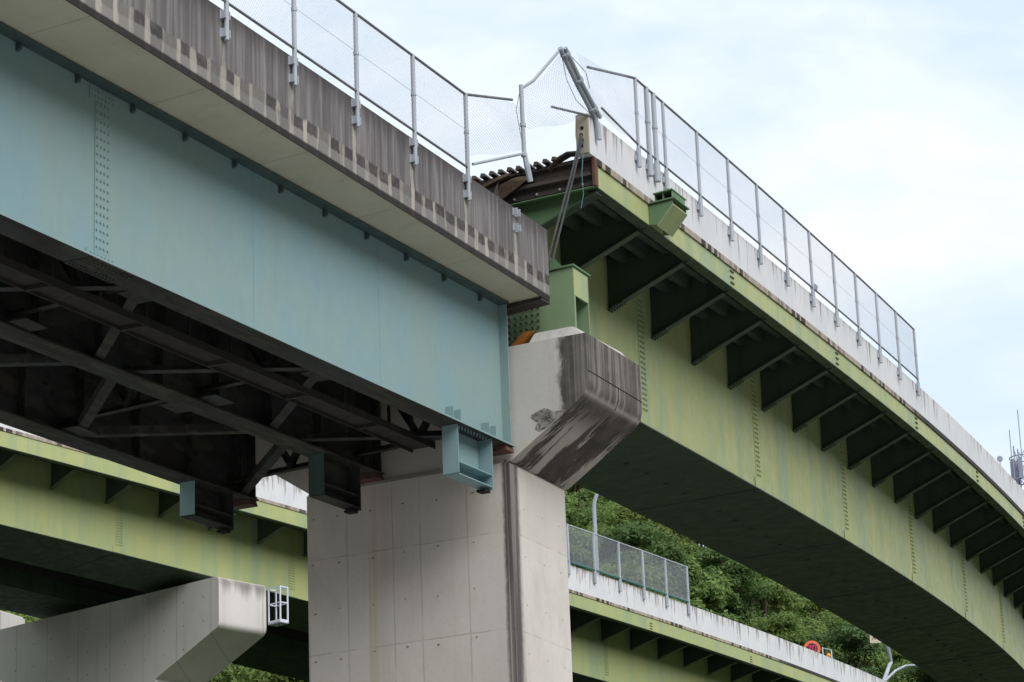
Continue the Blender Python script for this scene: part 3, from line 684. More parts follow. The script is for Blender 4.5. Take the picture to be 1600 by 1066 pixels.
sec2 = dict(e=.05, wt=.28, wb=-.45, ft=-.57, fb=-.97, bb=-3.57, bt=-1.64, ow=-1.75, of=-4.5, ribs=(-.55, -.98, -1.4))
far = thing('bridge_span', F2(0, -3, -3.6), 'curving green steel box girder span with white parapet, at the right of the pier', 'bridge')
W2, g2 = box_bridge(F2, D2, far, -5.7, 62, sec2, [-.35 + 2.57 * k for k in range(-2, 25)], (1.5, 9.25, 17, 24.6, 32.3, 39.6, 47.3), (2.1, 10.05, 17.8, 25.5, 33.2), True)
# broken parapet end
o_ = MB().sweep(lambda l, o, z: F2(l, o, z), [-6.10, -6.052], [(-.01, -.44), (.0, .25), (-.1, .30), (-.22, .27), (-.24, -.1), (-.20, -.43)]).build('broken_end', 'broken_concrete', far)
for z in (.02, -.10, -.20, -.30):
    p_ = Vector(F2(-6.10, -.12 + random.uniform(-.02, .02), z)); al = D2(-6)[0]
    MB().tube([p_ - al * .006, p_ + al * .03], .034, 10).build('hole', 'hole_black', o_)
# torn expansion joint: end beam, flanges and finger teeth
eb = MB().sweep(W2, [-5.78, -5.72], [(-.02, -.93), (-.02, -.40), (-4.6, -.40), (-4.6, -.93)]).build('end_beam', 'brown_steel', far)
MB().sweep(W2, [-5.86, -5.70], [(0.0, -.97), (0.0, -.42), (-.05, -.42), (-.05, -.97)]).build('rusty_end_plate', 'rust', eb)
MB().sweep(W2, [-5.90, -5.785], [(-.06, -.78), (-.1, -.72), (-4.4, -.66), (-4.4, -.72)]).build('angle', 'brown_steel', eb)
MB().sweep(W2, [-5.87, -5.785], [(-.06, -.50), (-.06, -.44), (-4.4, -.42), (-4.4, -.48)]).build('angle', 'brown_steel', eb)
MB().sweep(W2, [-5.80, -5.70], [(-.02, -.975), (-.02, -.955), (-4.6, -.955), (-4.6, -.975)]).build('lip', 'green_paint_fresh', eb)
bo = MB()
for o in np.arange(-.25, -4, -.42): bo.tube([W2(-5.79, o, -.89), W2(-5.815, o, -.89)], .022, 8)
tag(bo.build('bolt', 'galvanised', eb), kind='stuff')
for k in range(20):
    o = -.62 - k * .165; dz = -.02 + random.uniform(-.01, .01)
    MB().sweep(lambda l, oo, z: W2(l, oo, z), [-6.03, -5.74], [(o, -.40 + dz), (o - .02, -.345 + dz), (o - .085, -.33 + dz), (o - .11, -.40 + dz)]).build('joint_tooth', 'brown_steel', far)
curl = [(-.25, -.33), (-.45, -.30), (-.62, -.36), (-.74, -.46), (-.80, -.52)]
MB().sweep(W2, [-6.0, -5.75], [(a, b_) for a, b_ in curl] + [(a - .01, b_ - .03) for a, b_ in curl[::-1]]).build('curled_plate', 'brown_steel', far)
for k, (l_, pth, mt) in enumerate(((-5.98, [(-1.15, -.60), (-1.42, -.55), (-1.66, -.60), (-1.80, -.74), (-1.86, -.95), (-1.83, -1.16)], 'mud'), (-6.06, [(-1.45, -.46), (-1.72, -.52), (-2.0, -.60), (-2.25, -.60), (-2.5, -.55)], 'mud'), (-6.02, [(-1.7, -.58), (-1.76, -.72), (-1.72, -.95), (-1.66, -1.05)], 'brown_steel'))):
    MB().sweep(W2, [l_, l_ + .09, l_ + .18], lambda l, pth=pth: [(o + .05 * math.sin(23 * l + 5 * z), z + .03 * math.sin(31 * o + 20 * l)) for o, z in pth] + [(o - .05, z - .05) for o, z in pth[::-1]]).build('torn_plate', mt, far)
MB().sweep(W2, [-5.56, -5.52], [(-.06, -1.02), (-.06, -.58), (-1.74, -.58), (-1.74, -1.66)]).build('end_bracket', 'green_paint_fresh', far)
MB().sweep(W2, [-5.68, -5.40], [(-.06, -1.05), (-.06, -1.022), (-1.74, -1.662), (-1.74, -1.69)]).build('flange', 'green_dark', far)
# end block standing on the cap
blk = MB().abox(-19.53, -19.50, 43.0, 43.62, 15.2, 16.50)
blk = MB().prism([(-24.6, 43.0, 15.25), (-19.5, 43.0, 15.25), (-19.5, 43.0, 16.52), (-24.6, 43.0, 16.30)], [(-24.6, 43.03, 15.25), (-19.5, 43.03, 15.25), (-19.5, 43.03, 16.52), (-24.6, 43.03, 16.30)]).build('end_block', 'green_paint_block', far)
MB().abox(-20.6, -19.5, 43.58, 43.61, 15.25, 16.51).build('back_plate', 'green_paint_block', blk)
MB().abox(-19.53, -19.502, 43.03, 43.58, 16.02, 16.51).build('side_panel', 'green_paint', blk)
MB().abox(-19.9, -19.87, 43.03, 43.58, 15.25, 16.5).build('inner_web', 'green_paint', blk)
MB().abox(-19.53, -19.502, 43.03, 43.07, 15.25, 16.02).build('edge_strip', 'green_paint_block', blk)
MB().hexa([(-21.5, 42.96, 16.47), (-19.47, 42.96, 16.525), (-19.47, 43.66, 16.525), (-21.5, 43.66, 16.47), (-21.5, 42.96, 16.50), (-19.47, 42.96, 16.555), (-19.47, 43.66, 16.555), (-21.5, 43.66, 16.50)]).build('top_plate', 'green_paint_fresh', blk)
MB().prism([(-20.02, 43.2, 16.54), (-19.72, 43.2, 16.545), (-19.95, 43.2, 16.82), (-20.02, 43.2, 16.84)], [(-20.02, 43.22, 16.54), (-19.72, 43.22, 16.545), (-19.95, 43.22, 16.82), (-20.02, 43.22, 16.84)]).build('gusset', 'green_paint_fresh', blk)
bo = MB()
for x in np.arange(-20.95, -20.15, .11):
    for z in np.arange(15.32, 16.0, .115): bo.tube([(x, 43.0, z), (x, 42.965, z)], .022, 6)
tag(bo.build('bolt', 'green_dark', blk), kind='stuff')
for x in (-20.9, -23.9):
    MB().abox(x - .3, x + .3, 43.15, 43.75, 15.02, 15.30).build('bearing', 'rust', far)
# box girder end over the cap
MB().sweep(W2, [-5.2, -5.17], [(-1.76, -3.56), (-1.76, -.6), (-4.5, -.6), (-4.5, -3.56)]).build('end_diaphragm', 'green_dark', far)
# corbel on the fascia
al, rt_ = D2(-2.4)
cm = MB()
def K(l, o, z): return W2(l, o, z) if o <= 0 else F2(l, o, z)
def plate(pts, d, name, mat, par):
    d = Vector(d); return MB().prism([Vector(p) for p in pts], [Vector(p) + d for p in pts]).build(name, mat, par)
def side(l): return [F2(l, -.015, -.60), F2(l, .44, -.56), F2(l, .44, -.62), F2(l, .14, -.98), F2(l, -.015, -.965)]
cor = plate(side(-2.95), al * .022, 'corbel', 'green_paint_fresh', far)
plate(side(-2.17), al * .022, 'side_plate', 'green_paint_fresh', cor)
plate([F2(-2.97, .45, -.625), F2(-2.13, .45, -.625), F2(-2.13, .14, -.995), F2(-2.97, .14, -.995)], Vector((0, 0, -.022)), 'sloping_plate', 'green_paint', cor)
plate([F2(-3.0, -.015, -.575), F2(-3.0, .49, -.535), F2(-2.10, .49, -.535), F2(-2.10, -.015, -.575)], (0, 0, .022), 'seat_plate', 'green_paint_fresh', cor)
plate([F2(-2.97, .08, -.40), F2(-2.97, .45, -.36), F2(-2.14, .45, -.36), F2(-2.14, .08, -.40)], (0, 0, .022), 'top_plate', 'green_paint_fresh', cor)
for o in (.10, .25, .42):
    plate([F2(-2.93, o, -.55 + .085 * o), F2(-2.18, o, -.55 + .085 * o), F2(-2.18, o, -.41 + .1 * o), F2(-2.93, o, -.41 + .1 * o)], rt_ * .016, 'rib', 'green_paint_fresh', cor)
plate([F2(-2.5, .1, -.545), F2(-2.5, .44, -.51), F2(-2.5, .44, -.37), F2(-2.5, .1, -.40)], al * .016, 'rib', 'green_paint_fresh', cor)

# ---- fence along the green span
f2 = thing('mesh_fence', F2(7, 0, .3), 'long galvanised wire mesh fence along the white parapet of the curving green span', 'fence')
lp = [-3.62, -3.0, -2.6, -2.05] + [2.0 * k for k in range(0, 10)]
for i, l in enumerate(lp):
    al, rt_ = D2(l); r_ = .045 if i in (1, 2) else .031
    p_ = post(f2, F2(l, .07, -.02), F2(l, .07, 1.68), r_, collar=.6)
    MB().tube([F2(l, .07, -.05), F2(l, .07, .30)], r_ * 1.35, 10).build('sleeve', 'galvanised', p_, smooth=True)
    MB().box(Vector(F2(l, .028, .12)), al * .075, rt_ * .020, Z * .05).build('clamp', 'galvanised', p_)
lr = [-3.62] + list(np.arange(-3, 18.1, 1)) 
MB().tube([F2(l, .07, 1.67) for l in lr], .022, 8).build('top_rail', 'rail_grey', f2)
MB().tube([F2(-5.6, .09, .50)] + [F2(l, .07, .38) for l in lr], .02, 8).build('bottom_rail', 'rail_grey', f2)
MB().tube([F2(l, .07, 1.0) for l in lr], .004, 4).build('tension_wire', 'wire_grey', f2)
mb = MB(); wire_patch(mb, lambda u, v: F2(-3.62 + 21.62 * u, .075, .38 + 1.29 * v), int(21.62 / .075), 17, .0018, 1)
tag(mb.build('wire_mesh', 'wire_grey', f2), kind='stuff')
# collapsed stretch between the two spans
tf = thing('torn_fence', (-19.0, 43.06, 18.77), 'twisted torn fence section with leaning post, strung across the gap between the spans', 'fence')
lpst = [(-18.90, 41.56, 19.87), (-18.93, 42.3, 19.46), (-18.95, 43.0, 19.12), (-18.93, 43.06, 18.95), (-18.93, 43.08, 18.74)]
def pt(t, s, z): return (t, s, z)
a = MB().tube(lpst, .046, 10).build('leaning_post', 'galvanised', tf, smooth=True)
MB().tube([(x + .07, y + .06, z + .01) for x, y, z in lpst[:3]], .036, 10).build('leaning_post', 'galvanised', tf, smooth=True)
for f in (.08, .45, .86):
    c = Vector(lerp(lpst[0], lpst[2], f)); d = (Vector(lpst[2]) - Vector(lpst[0])).normalized()
    MB().tube([c - d * .03 + Vector((.03, .03, 0)), c + d * .03 + Vector((.03, .03, 0))], .09, 10).build('collar', 'galvanised', a)
hp = [(-19.35, 40.915, 19.06), (-19.35, 40.935, 17.85), (-19.32, 40.97, 17.62), (-19.30, 41.03, 17.37)]
h_ = MB().tube(hp[:2], .037, 10).build('hanging_post', 'galvanised', tf, smooth=True)
MB().tube(hp[1:], [.04, .05, .045], 6).build('bent_foot', 'galvanised', h_)
for z in (18.35, 17.82): MB().tube([(-19.35, 40.93, z - .03), (-19.35, 40.93, z + .03)], .052, 10).build('collar', 'galvanised', h_)
T5 = ftop(ps[-1]); B5 = Fp(ps[-1], e1(ps[-1]) + .06, 1.36)
MB().tube([T5, (-19.35, 40.55, 18.667)], .024, 8).build('broken_rail', 'rail_grey', tf)
MB().tube([(-19.58, 39.48, 17.22), hp[1]], .024, 8).build('broken_rail', 'galvanised', tf)
MB().tube([(-19.34, 40.94, 19.02), (-19.2, 41.1, 19.18), (-18.92, 41.53, 19.80)], .026, 8).build('broken_rail', 'galvanised', tf)
MB().tube([(-19.1, 41.556, 18.845), (-18.95, 42.99, 19.13)], .022, 8).build('broken_rail', 'rail_grey', tf)
TP = F2(-3.62, .07, 1.67)
MB().tube([(-19.0, 42.887, 20.034), TP], .026, 8).build('broken_rail', 'rail_grey', tf)
def bil(A, B, C, D_, sag=.0, sagz=0.0):
    A, B, C, D_ = (Vector(k) for k in (A, B, C, D_))
    def P(u, v):
        q = (A * (1 - u) + B * u) * (1 - v) + (D_ * (1 - u) + C * u) * v
        w_ = math.sin(math.pi * u) * (.4 + .6 * math.sin(math.pi * v)); q = q + Vector((sag * w_, 0, sagz * w_ + .02 * math.sin(u * 9 + v * 7)))
        return tuple(q)
    return P
mb = MB()
wire_patch(mb, bil((-19.6, 39.35, 17.3), (-19.36, 40.9, 17.86), (-19.36, 40.85, 18.66), T5, .10, .03), 24, 17, .002, 5)
wire_patch(mb, bil((-19.3, 41.0, 18.28), (-18.98, 42.85, 19.12), (-18.92, 41.6, 19.78), (-19.34, 40.96, 18.98), .12, -.10), 22, 15, .002, 5)
wire_patch(mb, bil((-19.0, 43.1, 19.3), F2(-3.62, .07, .40), TP, (-19.0, 42.45, 20.12), .10, -.16), 28, 18, .002, 5)
tag(mb.build('wire_mesh', 'wire_grey', tf), kind='stuff')
for pts_ in ([lpst[0], (-18.98, 41.95, 19.45), (-19.0, 42.35, 19.22), (-18.97, 42.85, 19.14)], [(-18.88, 41.7, 19.9), (-18.82, 42.4, 19.72), (-18.85, 42.6, 19.5)], [hp[0], (-19.42, 40.84, 18.6), hp[1]]):
    MB().tube(pts_, .006, 5).build('loose_wire', 'cable_grey', tf)
# cables hanging from the broken parapet end
cA, cB = F2(-6.12, -.12, -.10), (-19.82, 42.66, 16.55)
for k, (dx, dy) in enumerate(((0, 0), (.07, .05))):
    a = Vector(cA) + Vector((dx * .2, 0, -.05 * k)); b_ = Vector(cB) + Vector((dx, dy, 0))
    c = MB().tube([a, a + (b_ - a) * .33 + Vector((.02, 0, .02)), a + (b_ - a) * .66 + Vector((.01, 0, .01)), b_], .020, 8).build('steel_cable', 'cable_grey')
    tag(c, ['left of the two taut grey cables running down from the broken white parapet end', 'right of the two taut grey cables running down from the broken white parapet end'][k], 'cable')
c = MB().tube([F2(-6.12, -.08, -.2), (-19.08, 42.62, 18.0), (-19.06, 42.60, 17.6), (-19.10, 42.57, 17.36)], .008, 5).build('thin_wire', 'teal_rail')
tag(c, 'thin green wire dangling beside the taut cables under the torn joint', 'wire')
c = MB().hexa([(-20.62, 42.5, 15.03), (-20.40, 42.46, 15.03), (-20.40, 42.62, 15.03), (-20.62, 42.66, 15.03), (-20.24, 42.5, 15.36), (-20.0, 42.46, 15.31), (-20.0, 42.62, 15.29), (-20.24, 42.66, 15.34)]).build('steel_stopper', 'orange_rust', bevel=.02)
tag(c, 'bent orange rusty steel stopper piece lying on top of the pier cap', 'steel piece')
# round reflectors on the white parapet
for l, lab in ((8.8, 'small round grey reflector on white parapet, between mesh fence posts'), (30.2, 'small round grey reflector on white parapet, near the lattice tower')):
    al, rt_ = D2(l); r = thing('reflector', F2(l, -.1, .28), lab, 'reflector', 'round reflectors on the parapet')
    MB().tube([F2(l, -.1, .27), F2(l, -.1, .55)], .015, 6).build('stem', 'galvanised', r)
    c = Vector(F2(l, -.1, .60)); MB().tube([c - al * .02, c + al * .02], .085, 16).build('disc', 'galvanised', r)

# ================================================================== TWIN VIADUCT BEHIND
sec3 = dict(e=.03, wt=.45, wb=-.62, ft=-.75, fb=-1.32, bb=-3.50, bt=-1.72, ow=-1.75, of=-4.9, ribs=(-.7, -1.2))
twin = thing('bridge_span', F3(-10, -3, -3.5), 'second green box girder viaduct with white parapet, lower and behind the pier', 'bridge')
W3, g3 = box_bridge(F3, D3, twin, -52, 48, sec3, [-29.32 + 2.5 * k for k in range(-9, 31)], (-35, -26.2, -17.5, -7, 3.5, 13, 22), (-22, 4.6, 14.3), False)
f3 = thing('mesh_fence', F3(0, 0, .4), 'mesh fence with green bottom rail on the white parapet of the far viaduct', 'fence')
for l in (-6, -4, -2, 0, 2, 4, 6, 8):
    p_ = post(f3, F3(l, .08, .02), F3(l, .08, 2.2), .055, collar=.45)
    MB().tube([F3(l, .08, -.02), F3(l, .08, .5)], .075, 8).build('sleeve', 'galvanised', p_)
MB().tube([F3(l, .08, 2.18) for l in range(-6, 9)], .035, 8).build('top_rail', 'galvanised', f3)
MB().tube([F3(l, .08, .55) for l in range(-6, 9)], .045, 8).build('bottom_rail', 'teal_rail', f3)
mb = MB(); wire_patch(mb, lambda u, v: F3(-6 + 14 * u, .085, .55 + 1.62 * v), 150, 17, .0035, 1)
tag(mb.build('wire_mesh', 'wire_grey', f3), kind='stuff')
# its pier with a long cap
fp = thing('bridge_pier', F3(-21.4, -7, -27), 'light concrete pier cap with rounded nose under the far green viaduct, lower left', 'pier')
pr = rounded([(-.33, -3.96), (-.33, -5.85), (-4.0, -7.25), (-4.0, -30), (-10.0, -30), (-10.0, -7.25), (-14, -5.6), (-14, -3.62)], (0, 1), .22)
b0, n0 = Vector(F3(-22.6, 0, 0)), D3(-22.6)
ra = [b0 + n0[1] * o + Z * z for o, z in pr]; rb = [p + n0[0] * 2.35 for p in ra]
MB().prism(ra, rb).build('cap', 'far_cap_concrete', fp, smooth=True)
ths = MB()
for o in np.arange(-1.2, -13, -1.15):
    for z in (-4.6, -5.5, -6.4):
        if z < -5.9 + (o + .33) * -.38 * -1 - .2: continue
        p = b0 + n0[1] * o + Z * z; ths.tube([p - n0[0] * .006, p + n0[0] * .02], .03, 6)
tag(ths.build('form_tie_hole', 'tie_hole', fp), kind='stuff')
MB().box(b0 + n0[1] * -3 + n0[0] * 1.2 + Z * -3.75, n0[1] * .5, n0[0] * .5, Z * .22).build('bearing', 'brown_steel', fp)
# white inspection cage behind that cap
cg = thing('inspection_cage', b0 + n0[0] * 2.6 + n0[1] * .1 + Z * -5.1, 'white tubular inspection cage at the end of the lower left pier cap', 'cage')
cx = [b0 + n0[0] * (2.40 + dx) + n0[1] * (oy) for dx in (0.05, .42) for oy in (.35, -.3)]
for p in cx: MB().box(p + Z * -4.78, n0[0] * .024, n0[1] * .024, Z * .68).build('upright', 'white_metal', cg)
for z in (-4.13, -4.73, -5.43):
    for i, j in ((0, 2), (1, 3), (0, 1), (2, 3)):
        c = (cx[i] + cx[j]) / 2 + Z * z; d = cx[j] - cx[i]
        MB().box(c, d / 2, d.normalized().cross(Z) * .018, Z * (.02 if z > -5.2 else .05)).build('rail', 'white_metal', cg)
MB().box(sum(cx, Vector()) / 4 + Z * -5.48, n0[0] * .22, n0[1] * .34, Z * .03).build('platform', 'galvanised', cg)
# third, darker structure beyond
b4 = thing('bridge_span', F3(-20, -12, -4), 'dark unlit viaduct girder seen beneath the far green viaduct, lower left', 'bridge')
ls4 = list(range(-60, 49, 3))
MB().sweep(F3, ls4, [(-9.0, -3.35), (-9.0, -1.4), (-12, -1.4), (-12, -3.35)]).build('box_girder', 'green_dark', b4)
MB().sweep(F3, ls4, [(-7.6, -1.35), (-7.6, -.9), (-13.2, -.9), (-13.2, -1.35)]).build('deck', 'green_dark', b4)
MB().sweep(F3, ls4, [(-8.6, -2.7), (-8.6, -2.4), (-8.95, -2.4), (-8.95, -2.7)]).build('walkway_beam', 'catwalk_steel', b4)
fpl = MB().abox(-79.5, -75.5, 104, 106, 5, 29.3).build('bridge_pier', 'plain_concrete', bevel=.1)
tag(fpl, 'far pale concrete pier in shadow at the left edge beyond the long cap', 'pier')

# ---- things on the far viaduct
lpole = thing('lamp_post', F3(.6, -.3, -.6), 'grey steel lamp post with bent top behind the mesh fence of the far viaduct', 'lamp post')
q0 = Vector(F3(.75, -.3, -.6))
pts_ = [q0, q0 + Z * 4.1] + [q0 + Z * (4.1 + 1.5 * math.sin(a_) * 1.0) + D3(0)[0] * 0.0 + Vector((.92, .40, 0)) * (1.5 * (1 - math.cos(a_))) for a_ in np.linspace(.2, 1.2, 7)]
dl = (pts_[-1] - pts_[-2]).normalized(); pts_ += [pts_[-1] + dl * 1.6]
MB().tube(pts_, [.10, .09] + [.08] * (len(pts_) - 2), 12).build('pole', 'galvanised', lpole, smooth=True)
MB().box(pts_[-1] + dl * .4, dl * .45, dl.cross(Z).normalized() * .16, Z * .08).build('lamp_head', 'galvanised', lpole, bevel=.03)
def disc(c, n, r, d): return MB().tube([Vector(c) - n * d, Vector(c) + n * d], r, 40)
# speed sign
VF = Vector((-cf.x, -cf.y, 0)).normalized()
def face_axes(nrm): 
    x = Z.cross(nrm).normalized(); return x, Z
sn = (VF * .9 - D3(22)[0] * .35).normalized()
sgn = thing('speed_sign', F3(23, -.45, .2), 'round orange-rimmed temporary speed sign reading 70 above the white parapet', 'sign')
c0 = Vector(F3(23.0, -.42, .74))
disc(c0, sn, .42, .02).build('rim', 'sign_orange', sgn)
disc(c0 + sn * .022, sn, .285, .006).build('face', 'sign_dark', sgn)
tcu = bpy.data.curves.new('digits', 'FONT'); tcu.body = '70'; tcu.size = .46; tcu.align_x = 'CENTER'; tcu.align_y = 'CENTER'; tcu.extrude = .004; tcu.offset = .004
to = bpy.data.objects.new('tmp', tcu); dg = bpy.context.evaluated_depsgraph_get()
COL.objects.link(to); dg.update(); me = bpy.data.meshes.new_from_object(to.evaluated_get(dg)); bpy.data.objects.remove(to)
xa, ya = face_axes(sn)
for v in me.vertices:
    q = c0 + sn * (.036 + v.co.z) + xa * v.co.x + ya * v.co.y; v.co = q + Z * H
me.materials.clear(); me.materials.append(MATS['sign_red'])
do = bpy.data.objects.new('digits', me); COL.objects.link(do); attach(do, sgn)
for dx in (.52, .95):
    p = c0 + xa * dx; MB().tube([p + Z * -.75, p + Z * (.05 if dx < .6 else -.10)], .028, 8).build('leg', 'white_metal', sgn)
MB().tube([c0 + xa * .5 + Z * .02 - sn * .02, c0 + xa * .95 + Z * -.12], .028, 8).build('brace', 'galvanised', sgn)
MB().tube([c0 - sn * .05 + Z * -.9, c0 - sn * .05 + Z * .3], .03, 8).build('leg', 'white_metal', sgn)
bc = thing('warning_beacon', F3(25.3, -.4, .3), 'small amber warning beacon on a short stem beside the round speed sign', 'beacon')
p = Vector(F3(25.3, -.4, .74)); MB().tube([p + Z * -.5, p + Z * -.08], .035, 8).build('stem', 'white_metal', bc)
lens = MB(); lens.tube([p + Z * -.11, p + Z * -.07, p, p + Z * .07, p + Z * .10], [.07, .10, .115, .09, .03], 14).build('lens', 'beacon_amber', bc, smooth=True)
# street lamp with notice board
sl = thing('lamp_post', F3(34.9, -.5, .2), 'cranked pale grey post with curved lamp arm, lower right on the far viaduct', 'lamp post')
def PX(l, o, z): return Vector(F3(l, o, z))
bse = PX(34.6, -.5, -.5); k1 = PX(36.9, -.5, 1.93); k2 = PX(36.3, -.5, 3.0); k3 = k2 + Vector((0, 0, 1.6))
MB().tube([bse, PX(34.9, -.5, .6), PX(36.5, -.5, 1.75), k1, k1 + (k2 - k1) * .25, k2, k3], [.11, .11, .10, .10, .10, .10, .09], 12).build('pole', 'galvanised', sl, smooth=True)
arm = [PX(35.0, -.45, .68), PX(37.5, -.45, 1.55), PX(40.0, -.45, 2.15), PX(42.6, -.45, 2.5)]
MB().tube(arm, [.08, .07, .06, .05], 10).build('arm', 'galvanised', sl, smooth=True)
d = (arm[3] - arm[2]).normalized()
MB().tube([arm[3] - d * .05, arm[3] + d * .3, arm[3] + d * 1.1, arm[3] + d * 1.35], [.07, .17, .16, .05], 12).build('lamp_head', 'galvanised', sl, smooth=True)
nb_ = thing('notice_board', k2, 'cream notice board with dark Japanese characters on the cranked grey post', 'sign')
bn = (VF * .95 - D3(35)[0] * .3).normalized(); bx_, by_ = face_axes(bn)
bc0 = k2 + bx_ * -.05 + Z * .30 + bn * .14
MB().box(bc0, bx_ * .85, bn * .02, Z * .36).build('board', 'sign_cream', nb_)
ink = MB()
def stroke(cx_, x0, y0, x1, y1, w_=.022):
    a = bc0 + bn * .024 + bx_ * (cx_ + x0) + Z * y0; b__ = bc0 + bn * .024 + bx_ * (cx_ + x1) + Z * y1
    d_ = (b__ - a); L_ = d_.length / 2; d_.normalize(); ink.box((a + b__) / 2, d_ * L_, d_.cross(bn) * w_ / 2 * 1.6, bn * .004)
for st in ((-.17, .17, -.13, .12), (-.2, .1, -.03, .1), (-.05, .1, -.2, -.17), (-.17, .05, -.03, -.17), (.0, .08, .2, .08), (.12, .19, .12, -.17), (.12, -.17, .07, -.14), (.03, 0, .07, -.06)): stroke(-.52, *st)
for st in ((.0, .2, -.05, .12), (-.16, .11, .16, .11), (-.16, .11, -.16, -.18), (.16, .11, .16, -.18), (.16, -.18, .1, -.16), (-.08, .03, .08, .03), (-.08, .03, -.08, -.1), (.08, .03, .08, -.1), (-.08, -.1, .08, -.1)): stroke(0, *st)
for st in ((-.16, .17, .16, .17), (0, .17, 0, -.18), (-.16, 0, .16, 0), (-.16, -.18, .16, -.18)): stroke(.52, *st)
ink.build('characters', 'sign_dark', nb_)

# ================================================================== LATTICE TOWER
tw_d = Vector((-0.2689, 0.9632))      # direction on the ground towards the right edge of the view
tb = tw_d * 195; z0 = hill_at(tb.x, tb.y)
tw = thing('radio_tower', (tb.x, tb.y, z0), 'slim grey lattice radio tower with panel antennas at the right edge', 'tower')
ztop = 53.1
lat = MB(); w0 = .95
cs = [Vector((tb.x + a * w0 / 2, tb.y + b_ * w0 / 2, 0)) for a, b_ in ((-1, -1), (1, -1), (1, 1), (-1, 1))]
for i, c in enumerate(cs): MB().tube([c + Z * z0, c + Z * ztop], .05, 6).build('leg', 'antenna_grey', tw)
for k in range(int((ztop - z0) / 1.0)):
    for i in range(4):
        a, b_ = cs[i] + Z * (z0 + k), cs[(i + 1) % 4] + Z * (z0 + k + 1)
        lat.tube([a, b_], .028, 5); lat.tube([a, cs[(i + 1) % 4] + Z * (z0 + k)], .025, 5)
tag(lat.build('lattice', 'antenna_grey', tw), kind='stuff')
ctr = Vector((tb.x, tb.y, 0))
for k in range(8):
    a_ = k * math.pi / 4; r_ = Vector((math.cos(a_), math.sin(a_), 0)); tq = Z.cross(r_)
    MB().box(ctr + r_ * .85 + Z * (51.4), r_ * .06, tq * .14, Z * .75).build('panel_antenna', 'antenna_grey', tw)
    MB().tube([ctr + r_ * .4 + Z * 51.6, ctr + r_ * .85 + Z * 51.6], .03, 5).build('arm', 'antenna_grey', tw)
for z in (50.7, 52.3):
    MB().tube([ctr + Vector((math.cos(a_), math.sin(a_), 0)) * .95 + Z * z for a_ in np.linspace(0, 2 * math.pi, 13)], .04, 5).build('ring', 'antenna_grey', tw)
for dx, h_ in ((-.8, 2.1), (-.1, 3.4), (.6, 1.6)):
    MB().tube([ctr + Vector((dx, 0, 52.3)), ctr + Vector((dx, 0, 52.3 + h_))], .035, 5).build('whip', 'antenna_grey', tw)

# ================================================================== TREES
def crown_mesh(nm, mat, n, rx, rz, lobes, leaf, seed):
    r_ = np.random.default_rng(seed); cs_ = []
    for k in range(lobes):
        a = r_.uniform(0, 2 * math.pi); d = rx * math.sqrt(r_.uniform(0, 1)) * .72; zz = rz * (r_.uniform(.05, 1.0))
        f = 1 - .55 * max(0, zz / rz - .4)
        cs_.append((math.cos(a) * d * f, math.sin(a) * d * f, zz, r_.uniform(.26, .44) * rx))
    cs_ = np.array(cs_)
    idx = r_.integers(0, lobes, n); c = cs_[idx]
    v = r_.normal(size=(n, 3)); v /= np.linalg.norm(v, axis=1)[:, None]; v[:, 2] = np.where(v[:, 2] < -.25, -v[:, 2], v[:, 2])
    rad = c[:, 3] * (1 - .28 * r_.random(n) ** 1.5) * (1 + .16 * r_.normal(size=n))
    p = c[:, :3] + v * rad[:, None] * np.array([1, 1, .72])
    nn = v + r_.normal(size=(n, 3)) * .55 + np.array([0, 0, .45]); nn /= np.linalg.norm(nn, axis=1)[:, None]
    t = np.cross(nn, r_.normal(size=(n, 3))); t /= np.linalg.norm(t, axis=1)[:, None]; b_ = np.cross(nn, t)
    sz = leaf * r_.uniform(.6, 1.3, n)
    t *= sz[:, None]; b_ *= (sz * r_.uniform(.35, .6, n))[:, None]
    V = np.stack([p - t, p - b_ * .9, p + t + nn * -.25 * sz[:, None], p + b_ * .9], 1).reshape(-1, 3)
    me = bpy.data.meshes.new(nm); me.from_pydata(V.tolist(), [], np.arange(4 * n).reshape(n, 4).tolist()); me.materials.append(MATS[mat])
    return me
crowns = [crown_mesh('crown', 'leaf_a', 9000, 3.2, 4.2, 24, .17, 1), crown_mesh('crown', 'leaf_b', 9000, 3.0, 4.8, 26, .16, 2),
          crown_mesh('crown', 'leaf_c', 9000, 3.6, 3.8, 28, .18, 3), crown_mesh('crown', 'leaf_a', 8000, 2.6, 3.4, 20, .15, 4),
          crown_mesh('crown', 'leaf_d', 7000, 3.4, 3.9, 16, .23, 5), crown_mesh('crown', 'leaf_e', 11000, 2.4, 5.6, 30, .12, 6), crown_mesh('crown', 'leaf_d', 9000, 2.9, 3.0, 34, .13, 7)]
def trunk_mesh(seed):
    r_ = random.Random(seed); mb = MB(); pts = [Vector((0, 0, -1.2 - H)), Vector((.05, 0, 1 - H)), Vector((.15 * r_.uniform(-1, 1), .1, 3.2 - H))]
    mb.tube(pts, [.2, .17, .12], 7)
    for k in range(5):
        a = r_.uniform(0, 6.28); st = pts[1].lerp(pts[2], r_.uniform(.2, 1))
        mb.tube([st, st + Vector((math.cos(a) * .8, math.sin(a) * .8, .9)), st + Vector((math.cos(a) * 1.7, math.sin(a) * 1.7, 2.2))], [.08, .06, .025], 5)
    o = mb.build('trunk', 'bark'); me = o.data; bpy.data.objects.remove(o); return me
trunks = [trunk_mesh(k) for k in range(2)]
spots = []
rr = random.Random(11)
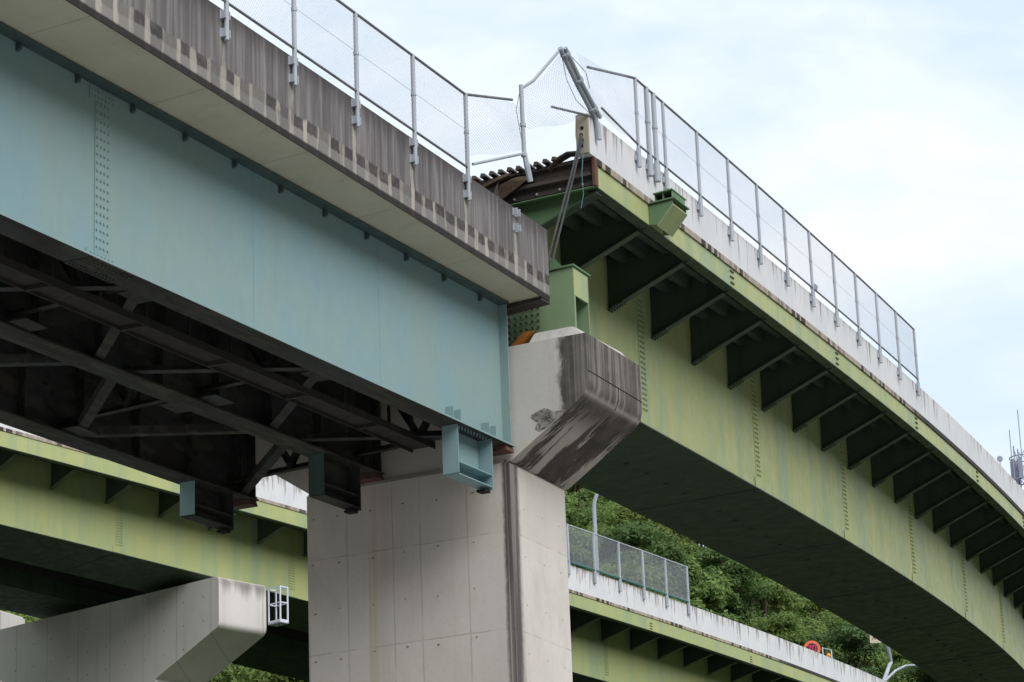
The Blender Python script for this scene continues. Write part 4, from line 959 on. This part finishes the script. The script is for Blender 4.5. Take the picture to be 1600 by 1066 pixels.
def try_spot(px_lo, px_hi, a_lo, a_hi, n, mind):
    k = tries = 0
    while k < n and tries < 4000:
        tries += 1
        a = rr.uniform(a_lo, a_hi); u = rr.uniform(px_lo, px_hi)
        # bearing from the image column, on the ground plane
        ang = math.atan((u - 800) / 4600 / 0.93) - R(25.7)
        x, y = math.sin(ang) * a, math.cos(ang) * a
        if any((x - p[0]) ** 2 + (y - p[1]) ** 2 < mind ** 2 for p in spots): continue
        spots.append((x, y)); k += 1
try_spot(860, 1500, 165, 182, 22, 3.6)
try_spot(860, 1480, 182, 208, 24, 4.2)
try_spot(840, 1200, 205, 235, 10, 5)
try_spot(-80, 500, 158, 190, 12, 5)
try_spot(330, 520, 118, 156, 16, 4)
try_spot(-60, 120, 135, 165, 6, 4)
for i, (x, y) in enumerate(spots):
    z = hill_at(x, y)
    t = bpy.data.objects.new('hill_tree', None); COL.objects.link(t); t.location = (x, y, z + H)
    s_ = rr.uniform(.8, 1.2); t.scale = (s_, s_, s_ * rr.uniform(.85, 1.15)); t.rotation_euler = (0, 0, rr.uniform(0, 6.28))
    tag(t, 'leafy green tree crowding the wooded hillside beyond the viaducts', 'tree', 'trees on the wooded hillside')
    c = bpy.data.objects.new('crown', crowns[rr.randrange(7)]); COL.objects.link(c); c.parent = t; c.location = (0, 0, 1.2)
    k = bpy.data.objects.new('trunk', trunks[i % 2]); COL.objects.link(k); k.parent = t
# low undergrowth between the trees
n = 26000; V = []; 
r_ = np.random.default_rng(5)
for k in range(n // 20):
    a = r_.uniform(160, 240); u = r_.uniform(-100, 1560)
    if k % 4 == 0: a = r_.uniform(112, 160); u = r_.uniform(-80, 540); ang = math.atan((u - 800) / 4600 / .93) - R(25.7)
    x, y = math.sin(ang) * a, math.cos(ang) * a; z = hill_at(x, y) + H
    p = np.array([x, y, z]) + r_.normal(size=(20, 3)) * np.array([.7, .7, .35]) + np.array([0, 0, .5])
    nn = r_.normal(size=(20, 3)) * .7 + np.array([.2, -.4, .7]); nn /= np.linalg.norm(nn, axis=1)[:, None]
    t = np.cross(nn, r_.normal(size=(20, 3))); t /= np.linalg.norm(t, axis=1)[:, None]; b_ = np.cross(nn, t)
    V.append(np.stack([p - t * .2, p - b_ * .1, p + t * .2, p + b_ * .1], 1).reshape(-1, 3))
V = np.concatenate(V)
me = bpy.data.meshes.new('undergrowth'); me.from_pydata(V.tolist(), [], np.arange(len(V)).reshape(-1, 4).tolist()); me.materials.append(MATS['leaf_c'])
o = bpy.data.objects.new('undergrowth', me); COL.objects.link(o)
tag(o, 'low green undergrowth covering the slope between the trees', 'undergrowth', kind='stuff')
for o in bpy.data.objects:
    if '_o' in o: del o['_o']
